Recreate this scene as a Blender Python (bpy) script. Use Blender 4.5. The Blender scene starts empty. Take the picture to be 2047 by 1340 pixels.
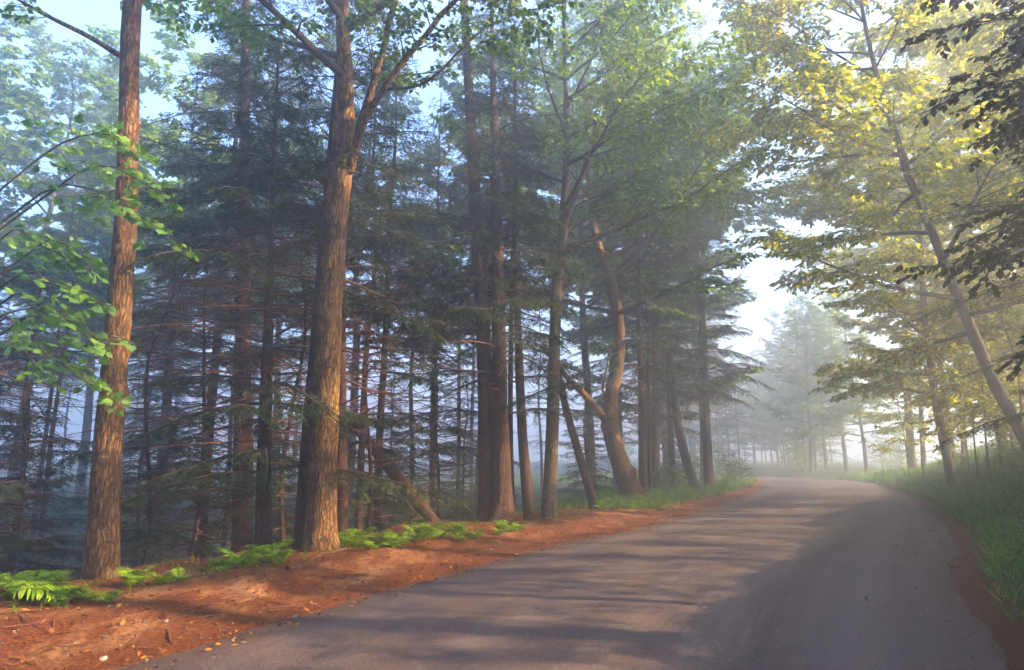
import bpy, math, random
import numpy as np
from mathutils import Vector, Matrix

R = math.radians
rng = np.random.default_rng(7)
random.seed(7)
SC = bpy.context.scene
COL = SC.collection

# ------------------------------------------------------------------ camera, sky, sun, exposure
F_PX, CX, CY, HOR = 1365.0, 1023.5, 670.0, 915.0
PITCH = math.atan((HOR - CY) / F_PX)
CAM_H = 1.6
cam_data = bpy.data.cameras.new('camera')
cam_data.sensor_width = 36.0
cam_data.lens = 36.0 * F_PX / 2047.0
cam_data.clip_start = 0.05
cam_data.clip_end = 3000
cam = bpy.data.objects.new('camera', cam_data)
cam.location = (0, 0, CAM_H)
cam.rotation_euler = (math.pi / 2 + PITCH, 0, 0)
COL.objects.link(cam)
SC.camera = cam

SUN_AZ, SUN_EL = R(103), R(22.5)          # azimuth from +Y towards +X: low over the right bank
SC.world = bpy.data.worlds.new('World')
SC.world.use_nodes = True
wn = SC.world.node_tree
wn.nodes.clear()
wo = wn.nodes.new('ShaderNodeOutputWorld')
wb = wn.nodes.new('ShaderNodeBackground')
ws = wn.nodes.new('ShaderNodeTexSky')
ws.sky_type = 'NISHITA'
ws.sun_disc = False
ws.sun_elevation = SUN_EL
ws.sun_rotation = SUN_AZ
ws.air_density = 1.2
ws.dust_density = 0.2
ws.ozone_density = 7.0
wb.inputs['Strength'].default_value = 0.075
wn.links.new(ws.outputs[0], wb.inputs['Color'])
wn.links.new(wb.outputs[0], wo.inputs['Surface'])

sun_data = bpy.data.lights.new('sun', 'SUN')
sun_data.energy = 5.0
sun_data.angle = R(1.0)
sun_data.color = (1.0, 0.70, 0.38)
sun = bpy.data.objects.new('sun', sun_data)
sun.location = (30, -30, 40)
SUN_DIR = Vector((math.sin(SUN_AZ) * math.cos(SUN_EL), math.cos(SUN_AZ) * math.cos(SUN_EL), math.sin(SUN_EL)))
sun.rotation_euler = SUN_DIR.to_track_quat('Z', 'Y').to_euler()
COL.objects.link(sun)

SC.view_settings.view_transform = 'Standard'
SC.view_settings.look = 'None'
SC.view_settings.exposure = 3.75
SC.view_settings.gamma = 1.0
SC.render.engine = 'CYCLES'
SC.cycles.max_bounces = 6
SC.cycles.diffuse_bounces = 5
SC.cycles.transmission_bounces = 2
SC.cycles.volume_bounces = 1
SC.cycles.use_adaptive_sampling = True
SC.cycles.adaptive_threshold = 0.04
SC.cycles.use_denoising = True

# ------------------------------------------------------------------ numpy helpers
def px(u, v, depth):
    """world point seen at photograph pixel (u, v) at world y = depth"""
    dx, dy, dz = (u - CX) / F_PX, 1.0, -(v - CY) / F_PX
    c, s = math.cos(PITCH), math.sin(PITCH)
    d = np.array([dx, c * dy - s * dz, s * dy + c * dz])
    return d * (depth / d[1]) + np.array([0, 0, CAM_H])

def _hash(ix, iy, iz, seed):
    h = (ix.astype(np.int64) * 374761393 + iy.astype(np.int64) * 668265263 + iz.astype(np.int64) * 2147483647 + seed * 1274126177) & 0xFFFFFFFF
    h = ((h ^ (h >> 13)) * 1274126177) & 0xFFFFFFFF
    return ((h ^ (h >> 16)) & 0xFFFF) / 65535.0 * 2 - 1

def vnoise(p, seed=0):
    p = np.asarray(p, float)
    i = np.floor(p).astype(np.int64)
    f = p - i
    f = f * f * (3 - 2 * f)
    out = 0
    for a in (0, 1):
        for b in (0, 1):
            for c in (0, 1):
                w = (f[:, 0] if a else 1 - f[:, 0]) * (f[:, 1] if b else 1 - f[:, 1]) * (f[:, 2] if c else 1 - f[:, 2])
                out = out + w * _hash(i[:, 0] + a, i[:, 1] + b, i[:, 2] + c, seed)
    return out

def vn2(x, y, scale, seed=0, octs=3):
    x = np.asarray(x, float).ravel(); y = np.asarray(y, float).ravel()
    o, a = 0, 1.0
    for k in range(octs):
        o = o + a * vnoise(np.stack([x * scale, y * scale, np.full_like(x, seed * 3.7)], 1), seed + k)
        a *= 0.5; scale *= 2.1
    return o

def sstep(a, b, x):
    t = np.clip((x - a) / (b - a), 0, 1)
    return t * t * (3 - 2 * t)

def nrm(v):
    v = np.asarray(v, float)
    return v / (np.linalg.norm(v, axis=-1, keepdims=True) + 1e-12)

def catmull(pts, n):
    pts = np.asarray(pts, float)
    m = len(pts)
    if m == 2:
        t = np.linspace(0, 1, n)[:, None]
        return pts[0] * (1 - t) + pts[1] * t
    ext = np.vstack([2 * pts[0] - pts[1], pts, 2 * pts[-1] - pts[-2]])
    t = np.linspace(0, m - 1 - 1e-9, n)
    i = t.astype(int); f = (t - i)[:, None]
    p0, p1, p2, p3 = ext[i], ext[i + 1], ext[i + 2], ext[i + 3]
    return 0.5 * (2 * p1 + (p2 - p0) * f + (2 * p0 - 5 * p1 + 4 * p2 - p3) * f * f + (3 * p1 - p0 - 3 * p2 + p3) * f ** 3)

def mesh_from(name, verts, faces_idx, face_len, mat, smooth=True, rnd=None, uv=None):
    """verts (n,3); faces_idx flat vertex indices; face_len int or array"""
    verts = np.ascontiguousarray(verts, np.float32)
    idx = np.ascontiguousarray(faces_idx, np.int32).ravel()
    if np.isscalar(face_len):
        tot = np.full(len(idx) // face_len, face_len, np.int32)
    else:
        tot = np.ascontiguousarray(face_len, np.int32)
    st = np.concatenate([[0], np.cumsum(tot)[:-1]]).astype(np.int32)
    me = bpy.data.meshes.new(name)
    me.vertices.add(len(verts)); me.vertices.foreach_set('co', verts.ravel())
    me.loops.add(len(idx)); me.loops.foreach_set('vertex_index', idx)
    me.polygons.add(len(tot)); me.polygons.foreach_set('loop_start', st); me.polygons.foreach_set('loop_total', tot)
    me.polygons.foreach_set('use_smooth', np.full(len(tot), smooth, bool))
    if uv is not None:
        l = me.uv_layers.new(name='UVMap')
        l.data.foreach_set('uv', np.ascontiguousarray(uv[idx], np.float32).ravel())
    if rnd is not None:
        at = me.attributes.new('rnd', 'FLOAT', 'POINT')
        at.data.foreach_set('value', np.ascontiguousarray(rnd, np.float32))
    me.update(calc_edges=True)
    if mat is not None:
        me.materials.append(mat)
    return me

def link(name, me, parent=None, loc=None):
    o = bpy.data.objects.new(name, me)
    COL.objects.link(o)
    if parent is not None:
        o.parent = parent
    if loc is not None:
        o.location = loc
    return o

def empty(name, loc, rz=0.0, sc=1.0):
    o = bpy.data.objects.new(name, None)
    o.empty_display_size = 0.2
    o.location = loc; o.rotation_euler = (0, 0, rz); o.scale = (sc, sc, sc)
    COL.objects.link(o)
    return o

def tag(o, label=None, cat=None, group=None, kind=None):
    if label: o['label'] = label
    if cat: o['category'] = cat
    if group: o['group'] = group
    if kind: o['kind'] = kind
    return o

# ------------------------------------------------------------------ materials
def new_mat(name):
    m = bpy.data.materials.new(name)
    m.use_nodes = True
    nt = m.node_tree
    nt.nodes.clear()
    out = nt.nodes.new('ShaderNodeOutputMaterial')
    return m, nt, out

def N(nt, typ, **kw):
    n = nt.nodes.new(typ)
    for k, v in kw.items():
        if k.startswith('i_'):
            n.inputs[k[2:]].default_value = v
        else:
            setattr(n, k, v)
    return n

def ramp(nt, fac, stops):
    r = nt.nodes.new('ShaderNodeValToRGB')
    el = r.color_ramp.elements
    while len(el) < len(stops):
        el.new(0.5)
    for e, (p, c) in zip(el, stops):
        e.position = p; e.color = (*c, 1)
    nt.links.new(fac, r.inputs[0])
    return r.outputs[0]

def mixc(nt, fac, a, b, blend='MIX'):
    m = nt.nodes.new('ShaderNodeMix'); m.data_type = 'RGBA'; m.blend_type = blend
    for sock, v in ((0, fac), (6, a), (7, b)):
        if hasattr(v, 'is_output'):
            nt.links.new(v, m.inputs[sock])
        else:
            m.inputs[sock].default_value = v if sock == 0 else (*v, 1)
    return m.outputs[2]

def math_n(nt, op, a, b=None):
    m = nt.nodes.new('ShaderNodeMath'); m.operation = op
    for k, v in ((0, a), (1, b)):
        if v is None: continue
        if hasattr(v, 'is_output'): nt.links.new(v, m.inputs[k])
        else: m.inputs[k].default_value = v
    return m.outputs[0]

def leaf_mat(name, c1, c2, c3, trans=0.45, tcol=None, gloss=0.0):
    m, nt, out = new_mat(name)
    a = N(nt, 'ShaderNodeAttribute', attribute_name='rnd')
    info = N(nt, 'ShaderNodeObjectInfo')
    col = ramp(nt, a.outputs['Fac'], [(0.0, c1), (0.55, c2), (1.0, c3)])
    mr = N(nt, 'ShaderNodeMapRange'); mr.inputs[3].default_value = 0.68; mr.inputs[4].default_value = 1.2
    nt.links.new(info.outputs['Random'], mr.inputs[0])
    hv = N(nt, 'ShaderNodeHueSaturation'); nt.links.new(mr.outputs[0], hv.inputs['Value']); nt.links.new(col, hv.inputs['Color'])
    col = hv.outputs[0]
    d = N(nt, 'ShaderNodeBsdfDiffuse')
    t = N(nt, 'ShaderNodeBsdfTranslucent')
    nt.links.new(col, d.inputs[0])
    tc = mixc(nt, 1.0, col, tcol or (1.7, 1.7, 0.5), 'MULTIPLY')
    nt.links.new(tc, t.inputs[0])
    mx = N(nt, 'ShaderNodeMixShader'); mx.inputs[0].default_value = trans
    nt.links.new(d.outputs[0], mx.inputs[1]); nt.links.new(t.outputs[0], mx.inputs[2])
    last = mx
    if gloss:
        g = N(nt, 'ShaderNodeBsdfGlossy'); g.inputs['Roughness'].default_value = 0.45
        m2 = N(nt, 'ShaderNodeMixShader'); m2.inputs[0].default_value = gloss
        nt.links.new(mx.outputs[0], m2.inputs[1]); nt.links.new(g.outputs[0], m2.inputs[2])
        last = m2
    nt.links.new(last.outputs[0], out.inputs['Surface'])
    return m

def bark_mat(name, dark, mid, light, lichen=None, scale=1.0, bump=1.0):
    m, nt, out = new_mat(name)
    tc = N(nt, 'ShaderNodeTexCoord')
    mp = N(nt, 'ShaderNodeMapping'); mp.inputs['Scale'].default_value = (1, 1, 0.2)
    nt.links.new(tc.outputs['Object'], mp.inputs['Vector'])
    n1 = N(nt, 'ShaderNodeTexNoise', i_Scale=34 * scale, i_Detail=6.0, i_Roughness=0.65)
    nt.links.new(mp.outputs[0], n1.inputs['Vector'])
    vo = N(nt, 'ShaderNodeTexVoronoi', feature='DISTANCE_TO_EDGE'); vo.inputs['Scale'].default_value = 20 * scale
    wv = N(nt, 'ShaderNodeVectorMath', operation='ADD')
    ns = N(nt, 'ShaderNodeTexNoise', i_Scale=6.0, i_Detail=3.0)
    nt.links.new(tc.outputs['Object'], ns.inputs['Vector'])
    sc = N(nt, 'ShaderNodeVectorMath', operation='SCALE'); sc.inputs['Scale'].default_value = 0.085
    nt.links.new(ns.outputs['Color'], sc.inputs[0])
    nt.links.new(mp.outputs[0], wv.inputs[0]); nt.links.new(sc.outputs[0], wv.inputs[1])
    nt.links.new(wv.outputs[0], vo.inputs['Vector'])
    ed = ramp(nt, vo.outputs['Distance'], [(0.0, (0, 0, 0)), (0.22, (1, 1, 1))])
    hgt = mixc(nt, 0.68, ed, n1.outputs['Fac'])
    col = ramp(nt, hgt, [(0.3, dark), (0.55, mid), (0.8, light)])
    n2 = N(nt, 'ShaderNodeTexNoise', i_Scale=2.3, i_Detail=5.0, i_Roughness=0.7)
    nt.links.new(tc.outputs['Object'], n2.inputs['Vector'])
    col = mixc(nt, ramp(nt, n2.outputs['Fac'], [(0.42, (0, 0, 0)), (0.68, (0.75, 0.75, 0.75))]), col, dark)
    if lichen:
        n3 = N(nt, 'ShaderNodeTexNoise', i_Scale=7.0, i_Detail=6.0, i_Roughness=0.75)
        nt.links.new(tc.outputs['Object'], n3.inputs['Vector'])
        col = mixc(nt, ramp(nt, n3.outputs['Fac'], [(0.56, (0, 0, 0)), (0.66, (0.55, 0.55, 0.55))]), col, lichen)
    p = N(nt, 'ShaderNodeBsdfPrincipled'); p.inputs['Roughness'].default_value = 0.9
    p.inputs['Specular IOR Level'].default_value = 0.2
    bm = N(nt, 'ShaderNodeBump'); bm.inputs['Strength'].default_value = bump; bm.inputs['Distance'].default_value = 0.03
    nt.links.new(hgt, bm.inputs['Height'])
    nt.links.new(col, p.inputs['Base Color']); nt.links.new(bm.outputs[0], p.inputs['Normal'])
    nt.links.new(p.outputs[0], out.inputs['Surface'])
    return m

M = {}
M['bark_gold'] = bark_mat('bark_brown', (0.020, 0.011, 0.005), (0.115, 0.058, 0.021), (0.30, 0.158, 0.054), (0.24, 0.20, 0.09))
M['bark_grey'] = bark_mat('bark_grey_brown', (0.02, 0.014, 0.011), (0.085, 0.06, 0.042), (0.19, 0.14, 0.095), (0.22, 0.22, 0.15), 1.3)
M['bark_red'] = bark_mat('bark_hemlock', (0.013, 0.007, 0.005), (0.060, 0.029, 0.018), (0.13, 0.066, 0.038), None, 1.1)
M['twig_dead'] = bark_mat('twig_dead', (0.05, 0.02, 0.012), (0.18, 0.075, 0.042), (0.29, 0.14, 0.08), None, 2.0, 0.2)
M['twig'] = bark_mat('twig_brown', (0.022, 0.016, 0.012), (0.06, 0.045, 0.032), (0.11, 0.085, 0.06), None, 2.0, 0.2)
M['maple'] = leaf_mat('leaf_maple', (0.05, 0.12, 0.022), (0.085, 0.19, 0.03), (0.14, 0.26, 0.035), 0.45, (1.4, 1.5, 0.6), 0.04)
M['green'] = leaf_mat('leaf_green', (0.05, 0.105, 0.016), (0.10, 0.18, 0.02), (0.22, 0.29, 0.02), 0.5)
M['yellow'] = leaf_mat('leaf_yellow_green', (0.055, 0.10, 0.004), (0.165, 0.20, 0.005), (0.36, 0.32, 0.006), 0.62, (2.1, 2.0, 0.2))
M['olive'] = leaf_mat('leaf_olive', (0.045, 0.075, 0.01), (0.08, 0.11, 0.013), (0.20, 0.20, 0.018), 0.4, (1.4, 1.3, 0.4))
M['dark'] = leaf_mat('leaf_silhouette_dark', (0.012, 0.020, 0.006), (0.022, 0.034, 0.009), (0.085, 0.08, 0.014), 0.12, (1.2, 1.1, 0.4), 0.02)  # backlit silhouette of the right-edge boughs put into the leaf colour
M['hemlock'] = leaf_mat('needle_hemlock', (0.016, 0.034, 0.015), (0.034, 0.058, 0.02), (0.11, 0.125, 0.028), 0.3, (1.3, 1.2, 0.5))  # brightest tone paints sunlit needle highlights into the colour
M['fern'] = leaf_mat('frond_fern', (0.07, 0.16, 0.015), (0.15, 0.27, 0.022), (0.28, 0.38, 0.035), 0.45, (1.4, 1.4, 0.5))
M['grass'] = leaf_mat('grass_blade', (0.04, 0.10, 0.015), (0.075, 0.17, 0.025), (0.13, 0.23, 0.035), 0.35)
M['ivy'] = leaf_mat('ground_ivy', (0.025, 0.07, 0.015), (0.045, 0.11, 0.02), (0.08, 0.16, 0.025), 0.3)
M['litter'] = leaf_mat('fallen_leaf', (0.05, 0.018, 0.008), (0.17, 0.06, 0.02), (0.36, 0.16, 0.05), 0.15, (1.2, 1.0, 0.6))

def ground_mat():
    m, nt, out = new_mat('ground_litter')
    tc = N(nt, 'ShaderNodeTexCoord')
    at = N(nt, 'ShaderNodeAttribute', attribute_name='zone')
    sep = N(nt, 'ShaderNodeSeparateColor')
    nt.links.new(at.outputs['Color'], sep.inputs[0])
    fine = N(nt, 'ShaderNodeTexNoise', i_Scale=26.0, i_Detail=8.0, i_Roughness=0.75)
    mid = N(nt, 'ShaderNodeTexNoise', i_Scale=1.6, i_Detail=6.0, i_Roughness=0.65)
    wide = N(nt, 'ShaderNodeTexNoise', i_Scale=0.9, i_Detail=4.0)
    stretch = N(nt, 'ShaderNodeMapping'); stretch.inputs['Rotation'].default_value = (0, 0, R(28)); stretch.inputs['Scale'].default_value = (1.5, 0.6, 1)
    nt.links.new(tc.outputs['Object'], stretch.inputs[0])
    for n in (fine,):
        nt.links.new(tc.outputs['Object'], n.inputs['Vector'])
    for n in (mid, wide):
        nt.links.new(stretch.outputs[0], n.inputs['Vector'])
    litter = ramp(nt, fine.outputs['Fac'], [(0.3, (0.022, 0.008, 0.004)), (0.5, (0.115, 0.034, 0.011)), (0.72, (0.31, 0.105, 0.03))])
    dirt = ramp(nt, fine.outputs['Fac'], [(0.25, (0.11, 0.048, 0.021)), (0.5, (0.26, 0.125, 0.055)), (0.78, (0.44, 0.25, 0.12))])
    soil = ramp(nt, fine.outputs['Fac'], [(0.3, (0.016, 0.013, 0.008)), (0.55, (0.045, 0.033, 0.02)), (0.8, (0.09, 0.06, 0.035))])
    moss = ramp(nt, fine.outputs['Fac'], [(0.3, (0.012, 0.022, 0.006)), (0.55, (0.035, 0.07, 0.014)), (0.8, (0.07, 0.12, 0.025))])
    dm = math_n(nt, 'MULTIPLY', sep.outputs[0], ramp(nt, mid.outputs['Fac'], [(0.48, (0, 0, 0)), (0.62, (0.9, 0.9, 0.9))]))
    verge = mixc(nt, dm, litter, dirt)
    base = mixc(nt, sep.outputs[2], soil, verge)
    gm = math_n(nt, 'MULTIPLY', sep.outputs[1], ramp(nt, wide.outputs['Fac'], [(0.3, (0.45, 0.45, 0.45)), (0.6, (1, 1, 1))]))
    col = mixc(nt, gm, base, moss)
    p = N(nt, 'ShaderNodeBsdfPrincipled'); p.inputs['Roughness'].default_value = 0.95
    p.inputs['Specular IOR Level'].default_value = 0.1
    bm = N(nt, 'ShaderNodeBump'); bm.inputs['Strength'].default_value = 0.8; bm.inputs['Distance'].default_value = 0.03
    bn = N(nt, 'ShaderNodeTexNoise', i_Scale=40.0, i_Detail=6.0, i_Roughness=0.7)
    nt.links.new(tc.outputs['Object'], bn.inputs['Vector'])
    nt.links.new(bn.outputs['Fac'], bm.inputs['Height'])
    nt.links.new(bm.outputs[0], p.inputs['Normal'])
    nt.links.new(col, p.inputs['Base Color'])
    nt.links.new(p.outputs[0], out.inputs['Surface'])
    return m

def road_mat():
    m, nt, out = new_mat('road_gravel')
    tc = N(nt, 'ShaderNodeTexCoord')
    uvm = N(nt, 'ShaderNodeMapping'); uvm.inputs['Scale'].default_value = (1.5, 0.05, 1)
    nt.links.new(tc.outputs['UV'], uvm.inputs[0])
    streak = N(nt, 'ShaderNodeTexNoise', i_Scale=1.15, i_Detail=7.0, i_Roughness=0.62)
    nt.links.new(uvm.outputs[0], streak.inputs['Vector'])
    fine = N(nt, 'ShaderNodeTexNoise', i_Scale=38.0, i_Detail=6.0, i_Roughness=0.85)
    blot = N(nt, 'ShaderNodeTexNoise', i_Scale=0.55, i_Detail=5.0, i_Roughness=0.6)
    for n in (fine, blot):
        nt.links.new(tc.outputs['Object'], n.inputs['Vector'])
    g = ramp(nt, fine.outputs['Fac'], [(0.28, (0.014, 0.009, 0.008)), (0.5, (0.056, 0.036, 0.031)), (0.74, (0.16, 0.112, 0.096))])
    dust = ramp(nt, fine.outputs['Fac'], [(0.28, (0.045, 0.031, 0.027)), (0.5, (0.112, 0.079, 0.070)), (0.74, (0.26, 0.195, 0.172))])
    f = math_n(nt, 'ADD', math_n(nt, 'MULTIPLY', streak.outputs['Fac'], 0.7), math_n(nt, 'MULTIPLY', blot.outputs['Fac'], 0.3))
    coarse = N(nt, 'ShaderNodeTexNoise', i_Scale=22.0, i_Detail=3.0, i_Roughness=0.7)
    nt.links.new(tc.outputs['Object'], coarse.inputs['Vector'])
    f = math_n(nt, 'ADD', f, math_n(nt, 'MULTIPLY', math_n(nt, 'SUBTRACT', coarse.outputs['Fac'], 0.5), 0.28))
    col = mixc(nt, ramp(nt, f, [(0.38, (0, 0, 0)), (0.64, (1, 1, 1))]), g, dust)
    # red-brown needle dust drifted to both edges
    sx = N(nt, 'ShaderNodeSeparateXYZ'); nt.links.new(tc.outputs['UV'], sx.inputs[0])
    au = math_n(nt, 'ADD', math_n(nt, 'ABSOLUTE', sx.outputs[0]), math_n(nt, 'MULTIPLY', math_n(nt, 'SUBTRACT', blot.outputs['Fac'], 0.5), 1.6))
    edge = ramp(nt, fine.outputs['Fac'], [(0.3, (0.022, 0.010, 0.007)), (0.5, (0.070, 0.034, 0.02)), (0.75, (0.16, 0.09, 0.055))])
    mr = N(nt, 'ShaderNodeMapRange'); mr.inputs[1].default_value = 2.3; mr.inputs[2].default_value = 3.3
    mr.interpolation_type = 'SMOOTHSTEP'
    nt.links.new(au, mr.inputs[0])
    col = mixc(nt, math_n(nt, 'MULTIPLY', mr.outputs[0], 0.85), col, edge)
    p = N(nt, 'ShaderNodeBsdfPrincipled'); p.inputs['Roughness'].default_value = 0.8
    p.inputs['Specular IOR Level'].default_value = 0.3
    bm = N(nt, 'ShaderNodeBump'); bm.inputs['Strength'].default_value = 0.7; bm.inputs['Distance'].default_value = 0.02
    nt.links.new(fine.outputs['Fac'], bm.inputs['Height'])
    b2 = N(nt, 'ShaderNodeBump'); b2.inputs['Strength'].default_value = 0.5; b2.inputs['Distance'].default_value = 0.08
    nt.links.new(streak.outputs['Fac'], b2.inputs['Height'])
    nt.links.new(b2.outputs[0], bm.inputs['Normal'])
    nt.links.new(bm.outputs[0], p.inputs['Normal'])
    nt.links.new(col, p.inputs['Base Color'])
    nt.links.new(p.outputs[0], out.inputs['Surface'])
    return m

def stone_mat():
    m, nt, out = new_mat('pebble_stone')
    a = N(nt, 'ShaderNodeAttribute', attribute_name='rnd')
    col = ramp(nt, a.outputs['Fac'], [(0.0, (0.05, 0.033, 0.025)), (0.7, (0.14, 0.10, 0.075)), (1.0, (0.30, 0.24, 0.19))])
    p = N(nt, 'ShaderNodeBsdfPrincipled'); p.inputs['Roughness'].default_value = 0.85
    nt.links.new(col, p.inputs['Base Color']); nt.links.new(p.outputs[0], out.inputs['Surface'])
    return m

M['ground'] = ground_mat(); M['road'] = road_mat(); M['stone'] = stone_mat()

# ------------------------------------------------------------------ road line and terrain
CL = np.array([(-24, -42), (-15, -25), (-10, -16), (-6, -8), (-3.2, -2), (-1.3, 2), (0.42, 5.6), (1.65, 8.2), (3.6, 11.85), (5.6, 14.8), (9.4, 21.8),
               (14.6, 32.5), (19.0, 43.4), (20.6, 50), (19.2, 58), (14, 66), (5, 73), (-8, 79), (-24, 84), (-45, 88)], float)
CLd = catmull(np.c_[CL, np.zeros(len(CL))], 700)[:, :2]
CLt = nrm(np.gradient(CLd, axis=0))
CLs = np.concatenate([[0], np.cumsum(np.linalg.norm(np.diff(CLd, axis=0), axis=1))])
HALF = 3.25

def road_sd(x, y):
    """signed offset from centreline (+ right), index of nearest centreline sample"""
    x = np.asarray(x, float).ravel(); y = np.asarray(y, float).ravel()
    off = np.empty(len(x)); idx = np.empty(len(x), int)
    for a in range(0, len(x), 8000):
        b = slice(a, a + 8000)
        d2 = (x[b, None] - CLd[None, :, 0]) ** 2 + (y[b, None] - CLd[None, :, 1]) ** 2
        i = d2.argmin(1)
        dx = x[b] - CLd[i, 0]; dy = y[b] - CLd[i, 1]
        side = dx * CLt[i, 1] - dy * CLt[i, 0]
        off[b] = np.sign(side) * np.sqrt(d2[np.arange(len(i)), i])
        idx[b] = i
    return off, idx

def terrain(x, y, rough=True):
    x = np.asarray(x, float).ravel(); y = np.asarray(y, float).ravel()
    off, idx = road_sd(x, y)
    sl = -off - HALF
    sr = off - HALF
    z = np.zeros_like(x)
    inroad = np.minimum(-np.maximum(sl, sr), 1.0)
    z -= 0.09 * sstep(0.0, 0.6, inroad)
    # left verge, then the slope falling into the wood
    fall = 1 - 0.8 * sstep(20, 36, y)
    lz = 0.10 * sstep(0, 2.0, sl) - fall * (0.30 * np.clip(sl - 3.7, 0, 12) + 0.06 * np.clip(sl - 15.7, 0, 60)) 
    z += np.where(sl > 0, lz, 0)
    # right bank
    steep = 0.80 - 0.32 * sstep(16, 34, y) - 0.40 * sstep(36, 54, y)
    t = np.clip(sr - 0.35, 0, None)
    rz = steep * (np.minimum(t, 4.2) - 0.35 * (1 - np.exp(-np.minimum(t, 4.2) / 0.35))) + (0.16 - 0.15 * sstep(36, 60, y)) * np.clip(t - 4.2, 0, 45)
    z += np.where(sr > 0, rz, 0)
    if rough:
        amp = 0.012 + 0.10 * sstep(1.5, 6, np.maximum(sl, sr)) + 0.03 * sstep(0.2, 1.5, np.maximum(sl, sr))
        amp = np.where(np.maximum(sl, sr) < -0.4, 0.0, amp)
        z += amp * vn2(x, y, 0.9, 3, 4) + 0.012 * (np.maximum(sl, sr) > -0.3) * vn2(x, y, 5.0, 9, 2)
    return z

def tz(x, y):
    return float(terrain([x], [y])[0])

def axis(lo, hi, dense_lo, dense_hi, step, far):
    core = np.arange(dense_lo, dense_hi + 1e-6, step)
    def ext(a, b):
        out, s, p = [], step, a
        sgn = 1 if b > a else -1
        while sgn * (b - p) > 0:
            s *= 1.16; p += sgn * s; out.append(p)
        return np.array(out)
    return np.concatenate([ext(dense_lo, lo)[::-1], core, ext(dense_hi, hi)])

gx = axis(-420, 420, -9, 16, 0.14, 0)
gy = axis(-120, 700, 3.5, 34, 0.16, 0)
GX, GY = np.meshgrid(gx, gy)
gz = terrain(GX, GY)
nx, ny = len(gx), len(gy)
ii = np.arange(nx * ny).reshape(ny, nx)
quads = np.stack([ii[:-1, :-1], ii[:-1, 1:], ii[1:, 1:], ii[1:, :-1]], -1).reshape(-1, 4)
gm = mesh_from('ground', np.c_[GX.ravel(), GY.ravel(), gz], quads, 4, M['ground'])
off, idx = road_sd(GX, GY)
sl = -off - HALF; sr = off - HALF
yy = GY.ravel()
zr = np.where(sl > 0, sstep(0.15, 0.7, sl) * (1 - sstep(2.3, 3.4, sl)) * (1 - 0.6 * sstep(26, 34, yy)), 0)               # bare dirt
zg = np.where(sr > 0.1, sstep(0.2, 0.9, sr), 0) + np.where(sl > 0, np.maximum(sstep(4.2, 8, sl) * 0.45, sstep(22, 30, yy) * sstep(0.6, 1.4, sl)), 0)
zb = np.where(sl > -0.5, 1 - sstep(4.0, 6.0, sl), 0) + np.where(sr > -0.5, 0.55 - 0.55 * sstep(0.3, 0.9, sr), 0)
ca = gm.color_attributes.new('zone', 'FLOAT_COLOR', 'POINT')
ca.data.foreach_set('color', np.c_[zr, np.clip(zg, 0, 1), np.clip(zb, 0, 1), np.ones_like(zr)].astype(np.float32).ravel())
tag(link('ground', gm), kind='structure')

def build_road():
    keep = np.where((CLd[:, 1] > -30))[0]
    n = int((CLs[keep[-1]] - CLs[keep[0]]) / 0.3)
    s = np.linspace(CLs[keep[0]], CLs[keep[-1]], n)
    c = np.stack([np.interp(s, CLs, CLd[:, k]) for k in (0, 1)], 1)
    t = nrm(np.gradient(c, axis=0))
    right = np.stack([t[:, 1], -t[:, 0]], 1)
    us = np.linspace(-HALF - 0.35, HALF + 0.35, 37)
    P = c[:, None, :] + right[:, None, :] * us[None, :, None]
    z = 0.045 * (1 - (us / HALF) ** 2) - 0.035 * sstep(HALF - 0.5, HALF + 0.3, np.abs(us))
    ruts = -0.014 * np.exp(-((np.abs(us[None, :]) - 1.0) / 0.32) ** 2) 
    zz = z[None, :] + ruts + 0.010 * vn2(P[..., 0], P[..., 1], 1.3, 5, 3).reshape(P.shape[:2])
    V = np.concatenate([P, zz[..., None]], 2).reshape(-1, 3)
    a = np.arange(len(V)).reshape(P.shape[:2])
    q = np.stack([a[:-1, :-1], a[:-1, 1:], a[1:, 1:], a[1:, :-1]], -1).reshape(-1, 4)
    uv = np.stack(np.broadcast_arrays(us[None, :], s[:, None]), -1).reshape(-1, 2)
    return mesh_from('road', V, q, 4, M['road'], uv=uv)
tag(link('road', build_road()), kind='structure')

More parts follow.
